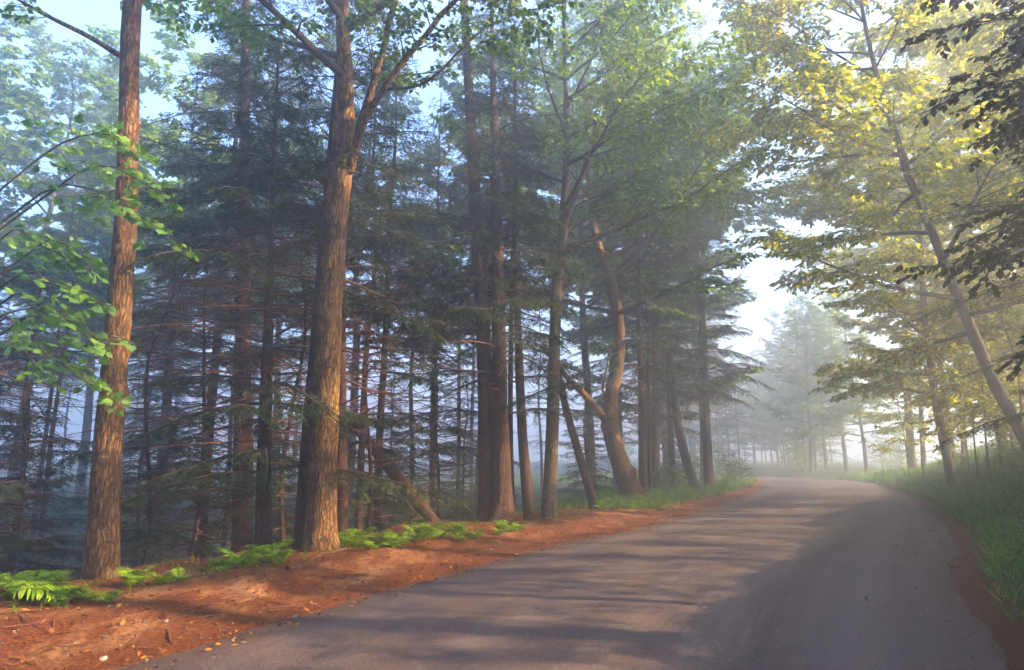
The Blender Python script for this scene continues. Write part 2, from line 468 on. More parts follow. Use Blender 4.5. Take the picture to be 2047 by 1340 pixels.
# ------------------------------------------------------------------ growth helpers
class Tubes:
    def __init__(self): self.v, self.f, self.n = [], [], 0
    def add(self, pts, rad, sides=5):
        pts = np.asarray(pts, float); m = len(pts)
        rad = np.asarray(rad, float)
        t = nrm(np.gradient(pts, axis=0))
        ref = np.array([0.0, 0.0, 1.0]) if abs(t[0][2]) < 0.8 else np.array([1.0, 0.0, 0.0])
        a = nrm(np.cross(t, ref)); b = np.cross(t, a)
        th = np.linspace(0, 2 * math.pi, sides, endpoint=False)
        ring = pts[:, None, :] + rad[:, None, None] * (np.cos(th)[None, :, None] * a[:, None, :] + np.sin(th)[None, :, None] * b[:, None, :])
        i = np.arange(m * sides).reshape(m, sides) + self.n
        j = np.roll(i, -1, axis=1)
        self.v.append(ring.reshape(-1, 3))
        self.f.append(np.stack([i[:-1], j[:-1], j[1:], i[1:]], -1).reshape(-1, 4))
        self.n += m * sides
    def add_many(self, P, rad, sides):
        n, m, _ = P.shape
        t = nrm(np.gradient(P, axis=1))
        ref = np.where(np.abs(t[:, :1, 2:3]) < .8, np.array([0, 0, 1.0]), np.array([1.0, 0, 0]))
        a = nrm(np.cross(t, np.broadcast_to(ref, t.shape))); b = np.cross(t, a)
        th = np.linspace(0, 2 * math.pi, sides, endpoint=False)
        ring = P[:, :, None, :] + rad[:, :, None, None] * (np.cos(th)[:, None] * a[:, :, None, :] + np.sin(th)[:, None] * b[:, :, None, :])
        i = np.arange(n * m * sides).reshape(n, m, sides) + self.n; j = np.roll(i, -1, axis=2)
        self.v.append(ring.reshape(-1, 3)); self.f.append(np.stack([i[:, :-1], j[:, :-1], j[:, 1:], i[:, 1:]], -1).reshape(-1, 4))
        self.n += n * m * sides
    def mesh(self, name, mat):
        if not self.v: return None
        return mesh_from(name, np.concatenate(self.v), np.concatenate(self.f), 4, mat)

# leaf templates: x along the leaf, y across, z lift
T_OVAL = (np.array([(0, 0, 0), (.35, .27, .05), (.75, .20, .03), (1, 0, -.08), (.75, -.20, .03), (.35, -.27, .05), (.5, 0, -.03)]),
          np.array([(0, 6, 1), (1, 6, 2), (2, 6, 3), (3, 6, 4), (4, 6, 5), (5, 6, 0)]))
T_DIAM = (np.array([(0, 0, 0), (.5, .36, .07), (1, 0, -.06), (.5, -.36, .07)]), np.array([(0, 2, 1), (0, 3, 2)]))
_mo = [(0, 0), (.12, .28), (.02, .52), (.28, .44), (.36, .62), (.52, .36), (.68, .40), (.72, .20), (1, 0),
       (.72, -.20), (.68, -.40), (.52, -.36), (.36, -.62), (.28, -.44), (.02, -.52), (.12, -.28)]
T_MAPLE = (np.array([(x, y, -.10 * abs(y) - .06 * x * x) for x, y in _mo] + [(.34, 0, .02)]),
           np.array([(16, (k + 1) % 16, k) for k in range(16)]))
def _spray():
    v, f = [], []
    v += [(0, .012, 0), (0, -.012, 0), (1, 0, -.10)]; f.append((0, 1, 2))
    for k in range(3):
        x = .05 + .27 * k
        w = .30 * (1 - .55 * (k / 3) ** 1.3)
        for s in (1, -1):
            b = len(v)
            v += [(x, 0, -.1 * x * x), (x + .15, 0, -.1 * x * x), (x + .28, s * w, -.03 - .1 * x)]
            f.append((b, b + 1, b + 2) if s > 0 else (b + 1, b, b + 2))
    return np.array(v), np.array(f)
T_SPRAY = _spray()
T_BLADE = (np.array([(0, .05, 0), (0, -.05, 0), (.55, .03, .0), (.55, -.03, 0), (1, 0, .0)]), np.array([(0, 1, 3), (0, 3, 2), (2, 3, 4)]))

def leaf_arrays(P, D, U, S, T, rnd):
    tv, tf = T
    P = np.asarray(P, float); D = nrm(D)
    side = nrm(np.cross(U, D)); nor = np.cross(D, side)
    S = np.asarray(S, float)[:, None, None]
    V = P[:, None, :] + S * (tv[None, :, 0:1] * D[:, None, :] + tv[None, :, 1:2] * side[:, None, :] + tv[None, :, 2:3] * nor[:, None, :])
    n, k = len(P), len(tv)
    Fc = tf[None, :, :] + (np.arange(n) * k)[:, None, None]
    return V.reshape(-1, 3), Fc.reshape(-1), np.repeat(rnd, k)

def leaves_mesh(name, P, D, U, S, T, mat, rnd=None):
    if rnd is None:
        rnd = rng.random(len(P))
    v, f, r = leaf_arrays(P, D, U, S, T, rnd)
    return mesh_from(name, v, f, 3, mat, smooth=False, rnd=r)

def bend_path(p0, d, length, n, rise=0.0, wig=0.08):
    """a branch polyline: starts along d, slowly turned up (rise>0) or drooping (rise<0)"""
    d = nrm(d); pts = [np.array(p0, float)]
    st = length / n
    for k in range(n):
        d = nrm(d + np.array([0, 0, rise / n]) + rng.normal(0, wig, 3))
        pts.append(pts[-1] + d * st)
    return np.array(pts)

def side_dir(t, ang, sgn, lift=0.0):
    """a direction leaving t by ang in the horizontal plane, to the sgn side"""
    up = np.array([0, 0, 1.0])
    s = np.cross(t, up); s = s / (np.linalg.norm(s) + 1e-9)
    return nrm(t * math.cos(ang) + sgn * s * math.sin(ang) + up * lift)

def bend_paths(P0, D, L, nseg, rise, wig):
    """many branch polylines at once: (n, nseg+1, 3)"""
    n = len(P0); D = nrm(D); out = np.empty((n, nseg + 1, 3)); out[:, 0] = P0
    st = (np.asarray(L) / nseg)[:, None]
    for k in range(nseg):
        D = D + rng.normal(0, wig, (n, 3)); D[:, 2] += rise / nseg; D = nrm(D)
        out[:, k + 1] = out[:, k] + D * st
    return out

def on_paths(Pth, i, t):
    """points and tangents at fraction t on path number i"""
    m = Pth.shape[1] - 1
    x = np.clip(t, 0, .9999) * m; k = x.astype(int); f = (x - k)[:, None]
    a, b = Pth[i, k], Pth[i, k + 1]
    return a * (1 - f) + b * f, nrm(b - a)

def side_dirs(t, ang, sgn, lift):
    s = nrm(np.cross(t, np.array([0, 0, 1.0])))
    d = t * np.cos(ang)[:, None] + s * (sgn * np.sin(ang))[:, None]
    d[:, 2] += lift
    return nrm(d)

def alternate(counts):
    """owner index and running number for repeated children"""
    own = np.repeat(np.arange(len(counts)), counts)
    run = np.arange(len(own)) - np.repeat(np.cumsum(counts) - counts, counts)
    return own, run

def grow_broadleaf(limbs, leaf_size, density=1.0, sec_len=0.42, twig_len=0.55, flat=0.35, tubes=None, spacing=0.045, droop=-0.25, sec_per_m=3.0, twig_gap=0.12):
    """limbs: list of (pts, r0, leafy_from). returns tubes of branches and leaf arrays"""
    tb = tubes or Tubes()
    LP = np.stack([catmull(p, 9) for p, _, _ in limbs])
    LL = np.linalg.norm(np.diff(LP, axis=1), axis=2).sum(1)
    r0 = np.array([l[1] for l in limbs]); lf = np.array([l[2] for l in limbs])
    cnt = np.maximum(3, (LL * sec_per_m * density)).astype(int)
    own, run = alternate(cnt)
    t = lf[own] + (1 - lf[own]) * (run + rng.random(len(own))) / cnt[own]
    q, td = on_paths(LP, own, t)
    n = len(own)
    sgn = np.where(run % 2, 1.0, -1.0)
    L2 = LL[own] * sec_len * (1 - .65 * t) * rng.uniform(.6, 1.15, n)
    P2 = bend_paths(q, side_dirs(td, rng.uniform(.5, 1.1, n), sgn, rng.uniform(-.2, .35, n)), L2, 5, droop, .10)
    rs = np.maximum(.005, r0[own] * .35 * (1 - .6 * t))
    tb.add_many(P2, rs[:, None] * np.linspace(1, .3, 6)[None, :], 4)
    cnt3 = np.maximum(3, L2 / twig_gap).astype(int)
    own3, run3 = alternate(cnt3)
    m = len(own3)
    u = .15 + .85 * (run3 + rng.random(m)) / cnt3[own3]
    q3, td3 = on_paths(P2, own3, u)
    L3 = twig_len * rng.uniform(.5, 1.2, m) * (1 - .4 * u)
    P3 = bend_paths(q3, side_dirs(td3, rng.uniform(.5, 1.2, m), np.where(run3 % 2, 1.0, -1.0), rng.uniform(-.35, .3, m)), L3, 2, -.3, .1)
    tb.add_many(P3[:, ::2], np.broadcast_to(np.array([.004, .0015]), (m, 2)), 3)
    cnt4 = np.maximum(2, L3 / spacing).astype(int)
    own4, run4 = alternate(cnt4)
    k = len(own4)
    w = .1 + .9 * (run4 + rng.random(k)) / cnt4[own4]
    q4, td4 = on_paths(P3, own4, w)
    D4 = side_dirs(td4, rng.uniform(.2, 1.3, k), np.where(run4 % 2, 1.0, -1.0), rng.uniform(-.8, .15, k))
    U4 = np.c_[rng.normal(0, flat, k), rng.normal(0, flat, k), np.ones(k)]
    return tb, q4, D4, U4, leaf_size * rng.uniform(.65, 1.25, k)

def trunk_mesh(name, ctrl, radii, mat, sides=40, ring_gap=0.09, ridge=0.06, flare=0.35, knobs=(), top_r=None, seed=0):
    """ctrl: control points (local), radii at them; furrowed bark is real relief"""
    ctrl = np.asarray(ctrl, float)
    L = np.linalg.norm(np.diff(ctrl, axis=0), axis=1).sum()
    n = max(6, int(L / ring_gap))
    pts = catmull(ctrl, n)
    rad = np.interp(np.linspace(0, 1, n), np.linspace(0, 1, len(ctrl)), radii)
    t = nrm(np.gradient(pts, axis=0))
    a = nrm(np.cross(t, np.array([0.0, 1.0, 0.0]))); b = np.cross(t, a)
    th = np.linspace(0, 2 * math.pi, sides, endpoint=False)
    cs = np.concatenate([[0], np.cumsum(np.linalg.norm(np.diff(pts, axis=0), axis=1))])
    TH, S = np.meshgrid(th, cs)
    rr = np.repeat(rad[:, None], sides, 1)
    cyl = np.stack([np.cos(TH) * rr / 0.05, np.sin(TH) * rr / 0.05, S / 0.42], -1).reshape(-1, 3)
    nz = vnoise(cyl, seed) * 0.6 + vnoise(cyl * np.array([2.1, 2.1, 1.6]), seed + 5) * 0.4
    nz = 1 - np.abs(nz) * 2.0
    big = vnoise(np.stack([np.cos(TH) * 1.2, np.sin(TH) * 1.2, S / 0.9], -1).reshape(-1, 3), seed + 9)
    m = 1 + (nz.reshape(TH.shape) * np.minimum(ridge, 0.012 / np.maximum(rr, 0.02)) + 0.05 * big.reshape(TH.shape))
    if flare:
        lob = 0.65 + 0.35 * np.cos(5 * TH + seed) + 0.25 * np.cos(3 * TH + 2 * seed)
        m += flare * (np.exp(-S / 0.16) + .6 * np.exp(-S / 0.5)) * lob
    for (ks, kth, kr, ka) in knobs:
        dth = np.angle(np.exp(1j * (TH - kth)))
        m += ka * np.exp(-((S - ks) / kr) ** 2 - (dth * rr / kr) ** 2)
    ring = pts[:, None, :] + (rr * m)[..., None] * (np.cos(TH)[..., None] * a[:, None, :] + np.sin(TH)[..., None] * b[:, None, :])
    i = np.arange(n * sides).reshape(n, sides); j = np.roll(i, -1, axis=1)
    q = np.stack([i[:-1], j[:-1], j[1:], i[1:]], -1).reshape(-1, 4)
    return mesh_from(name, ring.reshape(-1, 3), q, 4, mat)

def px_trunk(plist, depth, extra_top=None, base_sink=0.12):
    """plist: (u, v, width_px) bottom to top at a depth (or 4th value: own depth). returns world ctrl, radii"""
    c, r = [], []
    for e in plist:
        d = e[3] if len(e) > 3 else depth
        c.append(px(e[0], e[1], d)); r.append(e[2] * d / F_PX * 0.445)
    c = np.array(c)
    if extra_top:
        dirv = nrm(c[-1] - c[-2]) * 0.5 + np.array([0, 0, 0.5])
        c = np.vstack([c, c[-1] + nrm(dirv) * extra_top]); r.append(max(0.02, r[-1] * 0.45))
    return c, r

def ground_base(c):
    """clip the first control point onto the terrain"""
    c = c.copy()
    c[0, 2] = tz(c[0, 0], c[0, 1]) - 0.10
    return c

EXTRA = {}
def tree_root(name, base, label, cat='tree', group=None):
    return tag(empty(name, base), label, cat, group)

def auto_limbs(ctrl, radii, h0, h1, n, len0, len1, az0=None, az_spread=math.pi, elev=(0.2, 0.9), rise=0.2, leafy=0.22, rs=0.32):
    """limbs along a trunk between fractions of its height"""
    ctrl = np.asarray(ctrl, float)
    path = catmull(ctrl, 60); rad = np.interp(np.linspace(0, 1, 60), np.linspace(0, 1, len(ctrl)), radii)
    z0 = path[0, 2]
    out = []
    ga = rng.random() * 6.28
    for k in range(n):
        f = (k + rng.random() * 0.8) / n
        h = h0 + (h1 - h0) * f
        i = int(np.clip(np.searchsorted(path[:, 2] - z0, h), 1, 58))
        if az0 is None:
            ga += 2.4 + rng.normal(0, 0.3); az = ga
        else:
            az = az0 + rng.uniform(-az_spread, az_spread)
        el = elev[0] + (elev[1] - elev[0]) * f + rng.normal(0, 0.12)
        L = (len0 + (len1 - len0) * f) * rng.uniform(0.75, 1.2)
        d = np.array([math.sin(az) * math.cos(el), math.cos(az) * math.cos(el), math.sin(el)])
        r0 = min(rad[i] * 0.6, 0.016 * L + 0.012)
        out.append((bend_path(path[i], d, L, 8, rise, 0.07), r0, leafy))
    return out

def finish_broadleaf(root, ctrl, radii, limbs, bark, leafm, leaf_size, T=T_DIAM, trunk_kw=None, density=1.0, named_limbs=(), **gk):
    """ctrl world; builds trunk, limbs, branches, crown under root (root at base, unrotated)"""
    base = np.array(root.location)
    link('trunk', trunk_mesh('trunk', np.asarray(ctrl) - base, radii, bark, **(trunk_kw or {})), root)
    tb = Tubes()
    for pts, r0, lf in limbs:
        tb.add(pts - base, np.linspace(r0, 0.007, len(pts)), 6)
    for (pts, ra, rb) in named_limbs:
        t1 = Tubes(); pp = catmull(pts - base, 24)
        w = vnoise(pp * 3.0, 4) * 0.03
        pp = pp + np.stack([w, w * 0.5, -w], 1) * np.linspace(0, 1, 24)[:, None]
        t1.add(pp, np.linspace(ra, rb, 24), 12)
        link('limb', t1.mesh('limb', bark), root)
    if limbs or named_limbs:
        al = [(p - base, r, lf) for p, r, lf in limbs] + [(catmull(p - base, 9), ra, 0.45) for p, ra, rb in named_limbs]
        tb, P, D, U, S = grow_broadleaf(al, leaf_size, density, tubes=tb, **gk)
        link('branches', tb.mesh('branches', M['twig']), root)['kind'] = 'stuff'
        c = link('crown', leaves_mesh('crown', P, D, U, S, T, leafm), root)
        c['kind'] = 'stuff'
    return root

def grow_hemlock(h, h0, hd, len_mid, gap=0.16, per=3, droop=-0.5):
    """needle sprays from h0 up, bare dead branches between hd and h0. local, trunk on the z axis"""
    live, dead = Tubes(), Tubes()
    Z, AZ, LN, EL, AL = [], [], [], [], []
    z = hd; az = rng.random() * 6
    while z < h - 0.25:
        f = max(0.0, (z - h0) / (h - h0))
        alive = z > h0 or rng.random() < 0.14
        for k in range(per if alive else 2):
            az += 2.4 + rng.normal(0, .3)
            LN.append(len_mid * (1 - f) ** 0.75 * rng.uniform(0.6, 1.15) if alive else len_mid * rng.uniform(0.25, 0.85))
            EL.append(rng.uniform(-0.05, 0.3) + 0.5 * f if alive else rng.uniform(-0.25, 0.3))
            Z.append(z + rng.uniform(0, gap)); AZ.append(az); AL.append(alive)
        z += gap * (1.0 if alive else 0.75)
    Z, AZ, LN, EL, AL = map(np.array, (Z, AZ, LN, EL, AL))
    D0 = np.c_[np.sin(AZ) * np.cos(EL), np.cos(AZ) * np.cos(EL), np.sin(EL)]
    P0 = np.c_[0 * Z, 0 * Z, Z]
    out = [np.zeros((0, 3))] * 3 + [np.zeros(0)]
    for al, tb in ((True, live), (False, dead)):
        k = AL == al
        if not k.any(): continue
        L = LN[k]
        B = bend_paths(P0[k], D0[k], L, 7, droop if al else -.25, .05 if al else .09)
        tb.add_many(B, (.010 + .006 * L)[:, None] * np.linspace(1, .25, 8)[None, :], 4)
        cnt = np.maximum(2, L / (.105 if al else .21)).astype(int)
        own, run = alternate(cnt); n = len(own)
        u = .14 + .86 * (run + rng.random(n)) / cnt[own]
        q, td = on_paths(B, own, u)
        bl = (.30 * L[own] * (1.05 - u) + .15) * rng.uniform(.6, 1.2, n)
        bd = side_dirs(td, rng.uniform(.7, 1.15, n), np.where(run % 2, 1.0, -1.0), rng.uniform(-.3, .05, n))
        P2 = bend_paths(q, bd, bl * (1 if al else 1.15), 3, -.2, .05 if al else .14)
        tb.add_many(P2, np.broadcast_to(np.linspace(.0045, .0015, 4), (n, 4)), 3)
        if not al: continue
        c3 = np.maximum(2, bl / .055).astype(int)
        o3, r3 = alternate(c3); m = len(o3)
        w = (r3 + rng.random(m)) / c3[o3]
        q3, t3 = on_paths(P2, o3, w)
        D3 = side_dirs(t3, rng.uniform(.25, 1.0, m), np.where(r3 % 2, 1.0, -1.0), rng.uniform(-.5, .05, m))
        U3 = np.c_[rng.normal(0, .22, m), rng.normal(0, .22, m), np.ones(m)]
        out = [q3, D3, U3, rng.uniform(.13, .24, m)]
    return (live, dead, *out)

def skew_to(ctrl_local, arr):
    """move points grown on the z axis so that they follow a leaning trunk"""
    c = catmull(ctrl_local, 80)
    o = np.argsort(c[:, 2])
    arr = arr.copy()
    arr[:, 0] += np.interp(arr[:, 2], c[o, 2], c[o, 0])
    arr[:, 1] += np.interp(arr[:, 2], c[o, 2], c[o, 1])
    return arr

def finish_hemlock(root, ctrl, radii, bark, h0, hd, len_mid, gap=0.2, per=3, trunk_kw=None, mat=None):
    base = np.array(root.location)
    cl = np.asarray(ctrl) - base
    link('trunk', trunk_mesh('trunk', cl, radii, bark, **(trunk_kw or {})), root)
    h = cl[-1, 2]
    lv, dd, P, D, U, S = grow_hemlock(h, h0, hd, len_mid, gap, per)
    for tb, nm, mt in ((lv, 'branches', M['twig']), (dd, 'dead_branches', M['twig_dead'])):
        if tb.v:
            tb.v = [skew_to(cl, a) for a in tb.v]
            link(nm, tb.mesh(nm, mt), root)['kind'] = 'stuff'
    c = link('crown', leaves_mesh('crown', skew_to(cl, P), D, U, S, T_SPRAY, mat or M['hemlock']), root)
    c['kind'] = 'stuff'
    return root

def copy_tree(root, loc, rz, sc, label, group=None, tilt=(0, 0), crown_mat=None, szx=1.0):
    r = root.copy(); COL.objects.link(r)
    r.location = loc; r.rotation_euler = (tilt[0], tilt[1], rz); r.scale = (sc * szx, sc * szx, sc)
    r['label'] = label
    if group: r['group'] = group
    elif 'group' in r: del r['group']
    for ch in root.children:
        c = ch.copy(); COL.objects.link(c); c.parent = r
        c.matrix_parent_inverse = ch.matrix_parent_inverse.copy()
        if crown_mat is not None and ch.name.startswith('crown'):
            c.material_slots[0].link = 'OBJECT'; c.material_slots[0].material = crown_mat
    return r

DENSE = dict(sec_per_m=4.0, spacing=.04, twig_gap=.10)
# ------------------------------------------------------------------ trees at the left roadside
# golden trunk nearest the road on the far left
c, r = px_trunk([(200, 1185, 62), (207, 1060, 60), (215, 900, 56), (228, 740, 52), (240, 600, 48), (252, 420, 44), (258, 220, 42), (264, 20, 40)], 9.3, 6.0)
c = ground_base(c)
t = tree_root('roadside_tree', c[0] + [0, 0, .1], 'stout golden-lit trunk with bark knobs rising from ferns at the far left')
lim = auto_limbs(c, r, 8.5, 13.5, 7, 3.6, 2.4, elev=(0.3, 0.9))
nl = [(np.array([px(240, 112, 9.3), px(180, 75, 9.2), px(110, 40, 9.0), px(40, 2, 8.7), px(-60, -60, 8.3)]), 0.045, 0.015)]
finish_broadleaf(t, c, r, lim, M['bark_gold'], M['green'], 0.12, named_limbs=nl,
                 trunk_kw=dict(sides=72, ring_gap=0.05, ridge=0.075, flare=0.22, seed=3,
                               knobs=[(3.05, 3.1, .10, .30), (2.45, 3.3, .10, .30), (3.0, 0.1, .07, .28), (6.4, 3.0, .08, .3)]))

# big twin trunk
c, r = px_trunk([(640, 1125, 74), (643, 1040, 62), (648, 900, 58), (655, 720, 54), (664, 560, 50), (676, 420, 46), (690, 300, 42), (692, 190, 36), (686, 60, 32), (684, -120, 28)], 11.6, 5.0)
c = ground_base(c)
t = tree_root('roadside_tree', c[0] + [0, 0, .1], 'large forked tree with twin trunks, the front one brightly lit')
nl = [(np.array([px(700, 345, 11.55), px(716, 270, 11.4), px(740, 190, 11.2), px(768, 90, 11.0), px(800, -40, 10.7)]), 0.085, 0.05),
      (np.array([px(706, 320, 11.55), px(730, 240, 11.2), px(765, 180, 10.9), px(830, 95, 10.5), px(905, 5, 10.1), px(990, -90, 9.7)]), 0.07, 0.035),
      (np.array([px(765, 180, 10.9), px(850, 165, 10.7), px(940, 80, 10.4), px(1020, 30, 10.2), px(1130, 5, 9.8)]), 0.030, 0.008)]
lim = auto_limbs(c, r, 8.0, 15.5, 14, 5.0, 2.6, elev=(0.15, 0.9))
finish_broadleaf(t, c, r, lim, M['bark_gold'], M['green'], 0.12, named_limbs=nl,
                 trunk_kw=dict(sides=72, ring_gap=0.05, ridge=0.075, flare=0.20, seed=11))
base = np.array(t.location)
c2, r2 = px_trunk([(606, 1118, 46), (612, 1000, 40), (622, 850, 36), (636, 680, 34), (650, 500, 32), (664, 330, 28), (676, 180, 24), (690, 0, 18)], 12.0, 3.0)
c2 = ground_base(c2)
link('second_trunk', trunk_mesh('second_trunk', c2 - base, r2, M['bark_red'], sides=48, ring_gap=0.07, flare=0.15, seed=21), t)

# dead-branched hemlock between the two
def hero_hemlock(plist, depth, label, h0, hd, len_mid, gap=0.22, per=3, top=5.0, name='hemlock_tree', bark='bark_red', kw=None):
    c, r = px_trunk(plist, depth, top)
    c = ground_base(c)
    t = tree_root(name, c[0] + [0, 0, .1], label)
    return finish_hemlock(t, c, r, M[bark], h0, hd, len_mid, gap, per, kw or dict(sides=28, ring_gap=0.08, flare=0.15, seed=int(plist[0][0])))
hero_hemlock([(527, 1120, 34), (527, 1000, 31), (530, 850, 28), (535, 700, 24), (540, 560, 18), (543, 420, 13), (546, 330, 9)], 12.2,
             'slim reddish hemlock with bare dead branches between the two golden trunks', 5.6, 0.9, 3.1, 0.17, 2, 2.5)
hero_hemlock([(487, 1100, 44), (486, 900, 40), (485, 700, 34), (488, 450, 28), (490, 200, 22), (492, 0, 18)], 15.5,
             'hazy straight hemlock just left of the slim reddish one', 6.5, 1.5, 3.0, 0.34, 3, 4.0)
hero_hemlock([(682, 1075, 28), (682, 900, 26), (680, 700, 24), (682, 500, 20), (684, 250, 16), (686, 50, 12)], 13.6,
             'dark hemlock trunk half hidden behind the large twin trunk', 5.5, 2.0, 2.7, 0.32, 3, 4.0)

# big dark pair in the middle
c, r = px_trunk([(1002, 1062, 66), (1003, 1000, 46), (1001, 900, 38), (998, 780, 34), (996, 620, 30), (993, 450, 26), (990, 300, 20), (985, 150, 14)], 17.0, 3.5)
c = ground_base(c)
t = tree_root('hemlock_tree', c[0] + [0, 0, .1], 'dark hemlock pair grown together, furrowed and thick at the foot, mid row')
finish_hemlock(t, c, r, M['bark_red'], 4.2, 2.5, 3.4, 0.33, 3, dict(sides=64, ring_gap=0.06, flare=0.30, ridge=0.09, seed=33))
base = np.array(t.location)
c2, r2 = px_trunk([(972, 1062, 40), (972, 960, 34), (970, 800, 32), (964, 620, 32), (952, 450, 30), (944, 300, 27), (936, 150, 22), (928, 0, 18)], 17.1, 4.0)
link('second_trunk', trunk_mesh('second_trunk', ground_base(c2) - base, r2, M['bark_red'], sides=40, ring_gap=0.08, flare=0.25, seed=34), t)

hero_hemlock([(1060, 1050, 26), (1050, 940, 23), (1042, 830, 20), (1036, 680, 17), (1032, 500, 14), (1030, 300, 10)], 17.8,
             'slender hemlock leaning slightly, close behind the dark pair', 5.5, 4.0, 2.2, 0.26, 3, 3.0)
hero_hemlock([(1024, 1052, 14), (1020, 860, 12), (1022, 650, 10), (1026, 450, 7)], 18.3,
             'thin hemlock pole squeezed beside the dark pair', 6.5, 4.0, 1.6, 0.3, 2, 3.0)

# lit trunk with fork
c, r = px_trunk([(1098, 1055, 34), (1100, 960, 29), (1105, 840, 27), (1108, 700, 25), (1113, 580, 24), (1124, 470, 22), (1130, 360, 16), (1132, 240, 13), (1128, 100, 10)], 18.0, 4.0)
c = ground_base(c)
t = tree_root('roadside_tree', c[0] + [0, 0, .1], 'evenly lit golden grey trunk just right of the dark hemlock pair')
nl = [(np.array([px(1126, 455, 17.9), px(1150, 390, 17.7), px(1180, 310, 17.4), px(1215, 210, 17.0), px(1240, 120, 16.6)]), 0.10, 0.03)]
lim = auto_limbs(c, r, 7.5, 15.0, 12, 5.2, 2.8, elev=(0.15, 0.9)) + auto_limbs(c, r, 7.0, 14.0, 9, 6.0, 4.5, az0=1.5, az_spread=.9, elev=(0.2, 0.8))
finish_broadleaf(t, c, r, lim, M['bark_grey'], M['green'], 0.13, named_limbs=nl, trunk_kw=dict(sides=48, ring_gap=0.07, flare=0.22, seed=44))

# gnarled tree
c, r = px_trunk([(1266, 1012, 56), (1252, 960, 44), (1230, 900, 36), (1220, 850, 36), (1221, 800, 32), (1232, 740, 28), (1238, 670, 26), (1228, 590, 24), (1210, 530, 22), (1190, 470, 18), (1180, 380, 14)], 26.5, 5.0)
c = ground_base(c)
t = tree_root('gnarled_tree', c[0] + [0, 0, .1], 'gnarled crooked trunk bending left and back upright on the verge')
nl = [(np.array([px(1210, 838, 26.4), px(1185, 810, 26.2), px(1160, 780, 26.0), px(1125, 745, 25.6), px(1085, 690, 25.2)]), 0.17, 0.07),
      (np.array([px(1212, 800, 26.4), px(1205, 775, 26.3), px(1212, 740, 26.2), px(1218, 690, 26.0)]), 0.06, 0.02)]
lim = auto_limbs(c, r, 6.5, 15.0, 13, 5.5, 3.0, elev=(0.15, 0.9)) + auto_limbs(c, r, 8.0, 15.0, 10, 7.0, 5.0, az0=1.6, az_spread=.8, elev=(0.25, 0.8))
finish_broadleaf(t, c, r, lim, M['bark_gold'], M['green'], 0.15, named_limbs=nl,
                 trunk_kw=dict(sides=48, ring_gap=0.07, flare=0.25, ridge=0.12, seed=55, knobs=[(1.1, 3.0, .2, .3), (3.0, 0.2, .2, .25), (2.2, 3.2, .16, .3)]))

hero_hemlock([(1284, 1000, 17), (1283, 850, 16), (1280, 700, 14), (1274, 500, 11), (1270, 300, 8)], 27.5,
             'straight dark hemlock just behind the gnarled trunk', 4.8, 2.5, 2.6, 0.3, 3, 3.5)
hero_hemlock([(1300, 995, 10), (1298, 850, 9), (1294, 650, 8), (1292, 450, 5)], 29.0,
             'thin straight hemlock pole right of the gnarled trunk', 7, 3.5, 1.8, 0.34, 3, 2.5)
hero_hemlock([(1345, 985, 14), (1340, 850, 13), (1334, 700, 11), (1330, 500, 8)], 33.0,
             'upright hemlock seen behind the slanting roadside trunk', 4.0, 2.0, 2.4, 0.3, 3, 4.0)
hero_hemlock([(1392, 990, 22), (1372, 920, 20), (1356, 850, 19), (1344, 780, 17), (1335, 680, 14), (1328, 540, 11)], 33.0,
             'slanting hemlock trunk leaning left over the grassy verge', 6.5, 4.0, 2.6, 0.3, 3, 5.0)
hero_hemlock([(1420, 985, 22), (1414, 900, 20), (1408, 780, 19), (1403, 640, 17), (1394, 520, 15), (1386, 400, 12), (1380, 260, 9)], 35.5,
             'last upright hemlock of the row, its boughs reaching over the road', 4.4, 3.5, 3.6, 0.26, 3, 4.0)

# leaning dead poles
def pole(name, plist, label, mat, cat, stubs=8):
    c, r = [], []
    for (u, v, w, d) in plist:
        c.append(px(u, v, d)); r.append(w * d / F_PX * .5)
    c = np.array(c); dn = nrm(c[1] - c[2]); p = c[1].copy()
    while p[2] > tz(p[0], p[1]) - .05 and p[2] > -3: p = p + dn * .04
    c[0] = p
    base = c[0].copy()
    root = tag(empty(name, base), label, cat)
    cl = c - base
    link('stem', trunk_mesh('stem', cl, r, mat, sides=24, ring_gap=0.07, flare=0, seed=int(plist[0][0])), root)
    tb = Tubes(); path = catmull(cl, 40)
    for k in range(stubs):
        q = path[rng.integers(6, 38)]
        d = nrm(rng.normal(0, 1, 3) + np.array([0, 0, .2]))
        L = rng.uniform(.25, .9)
        p = bend_path(q, d, L, 4, -.2, .12)
        tb.add(p, np.linspace(.012, .003, 5), 4)
        for s in range(3):
            tp = bend_path(p[rng.integers(1, 5)], nrm(d + rng.normal(0, .7, 3)), L * .5, 3, -.2, .12)
            tb.add(tp, np.linspace(.005, .002, 4), 3)
    if stubs:
        link('dead_branches', tb.mesh('dead_branches', M['twig_dead']), root)
    return root
pole('leaning_log', [(880, 1062, 24, 16.6), (840, 1012, 24, 17.0), (790, 950, 22, 17.4), (740, 889, 20, 17.8), (693, 832, 17, 18.2)], 'fallen reddish log propped at a slant behind the ferns', M['bark_red'], 'log', 14)
pole('leaning_pole', [(1192, 1030, 18, 20.6), (1172, 960, 16, 20.6), (1152, 890, 15, 20.6), (1132, 820, 14, 20.6), (1118, 750, 11, 20.6), (1108, 690, 8, 20.6)], 'thin bare reddish stem slanting left beside the lit grey trunk', M['bark_red'], 'dead tree', 4)
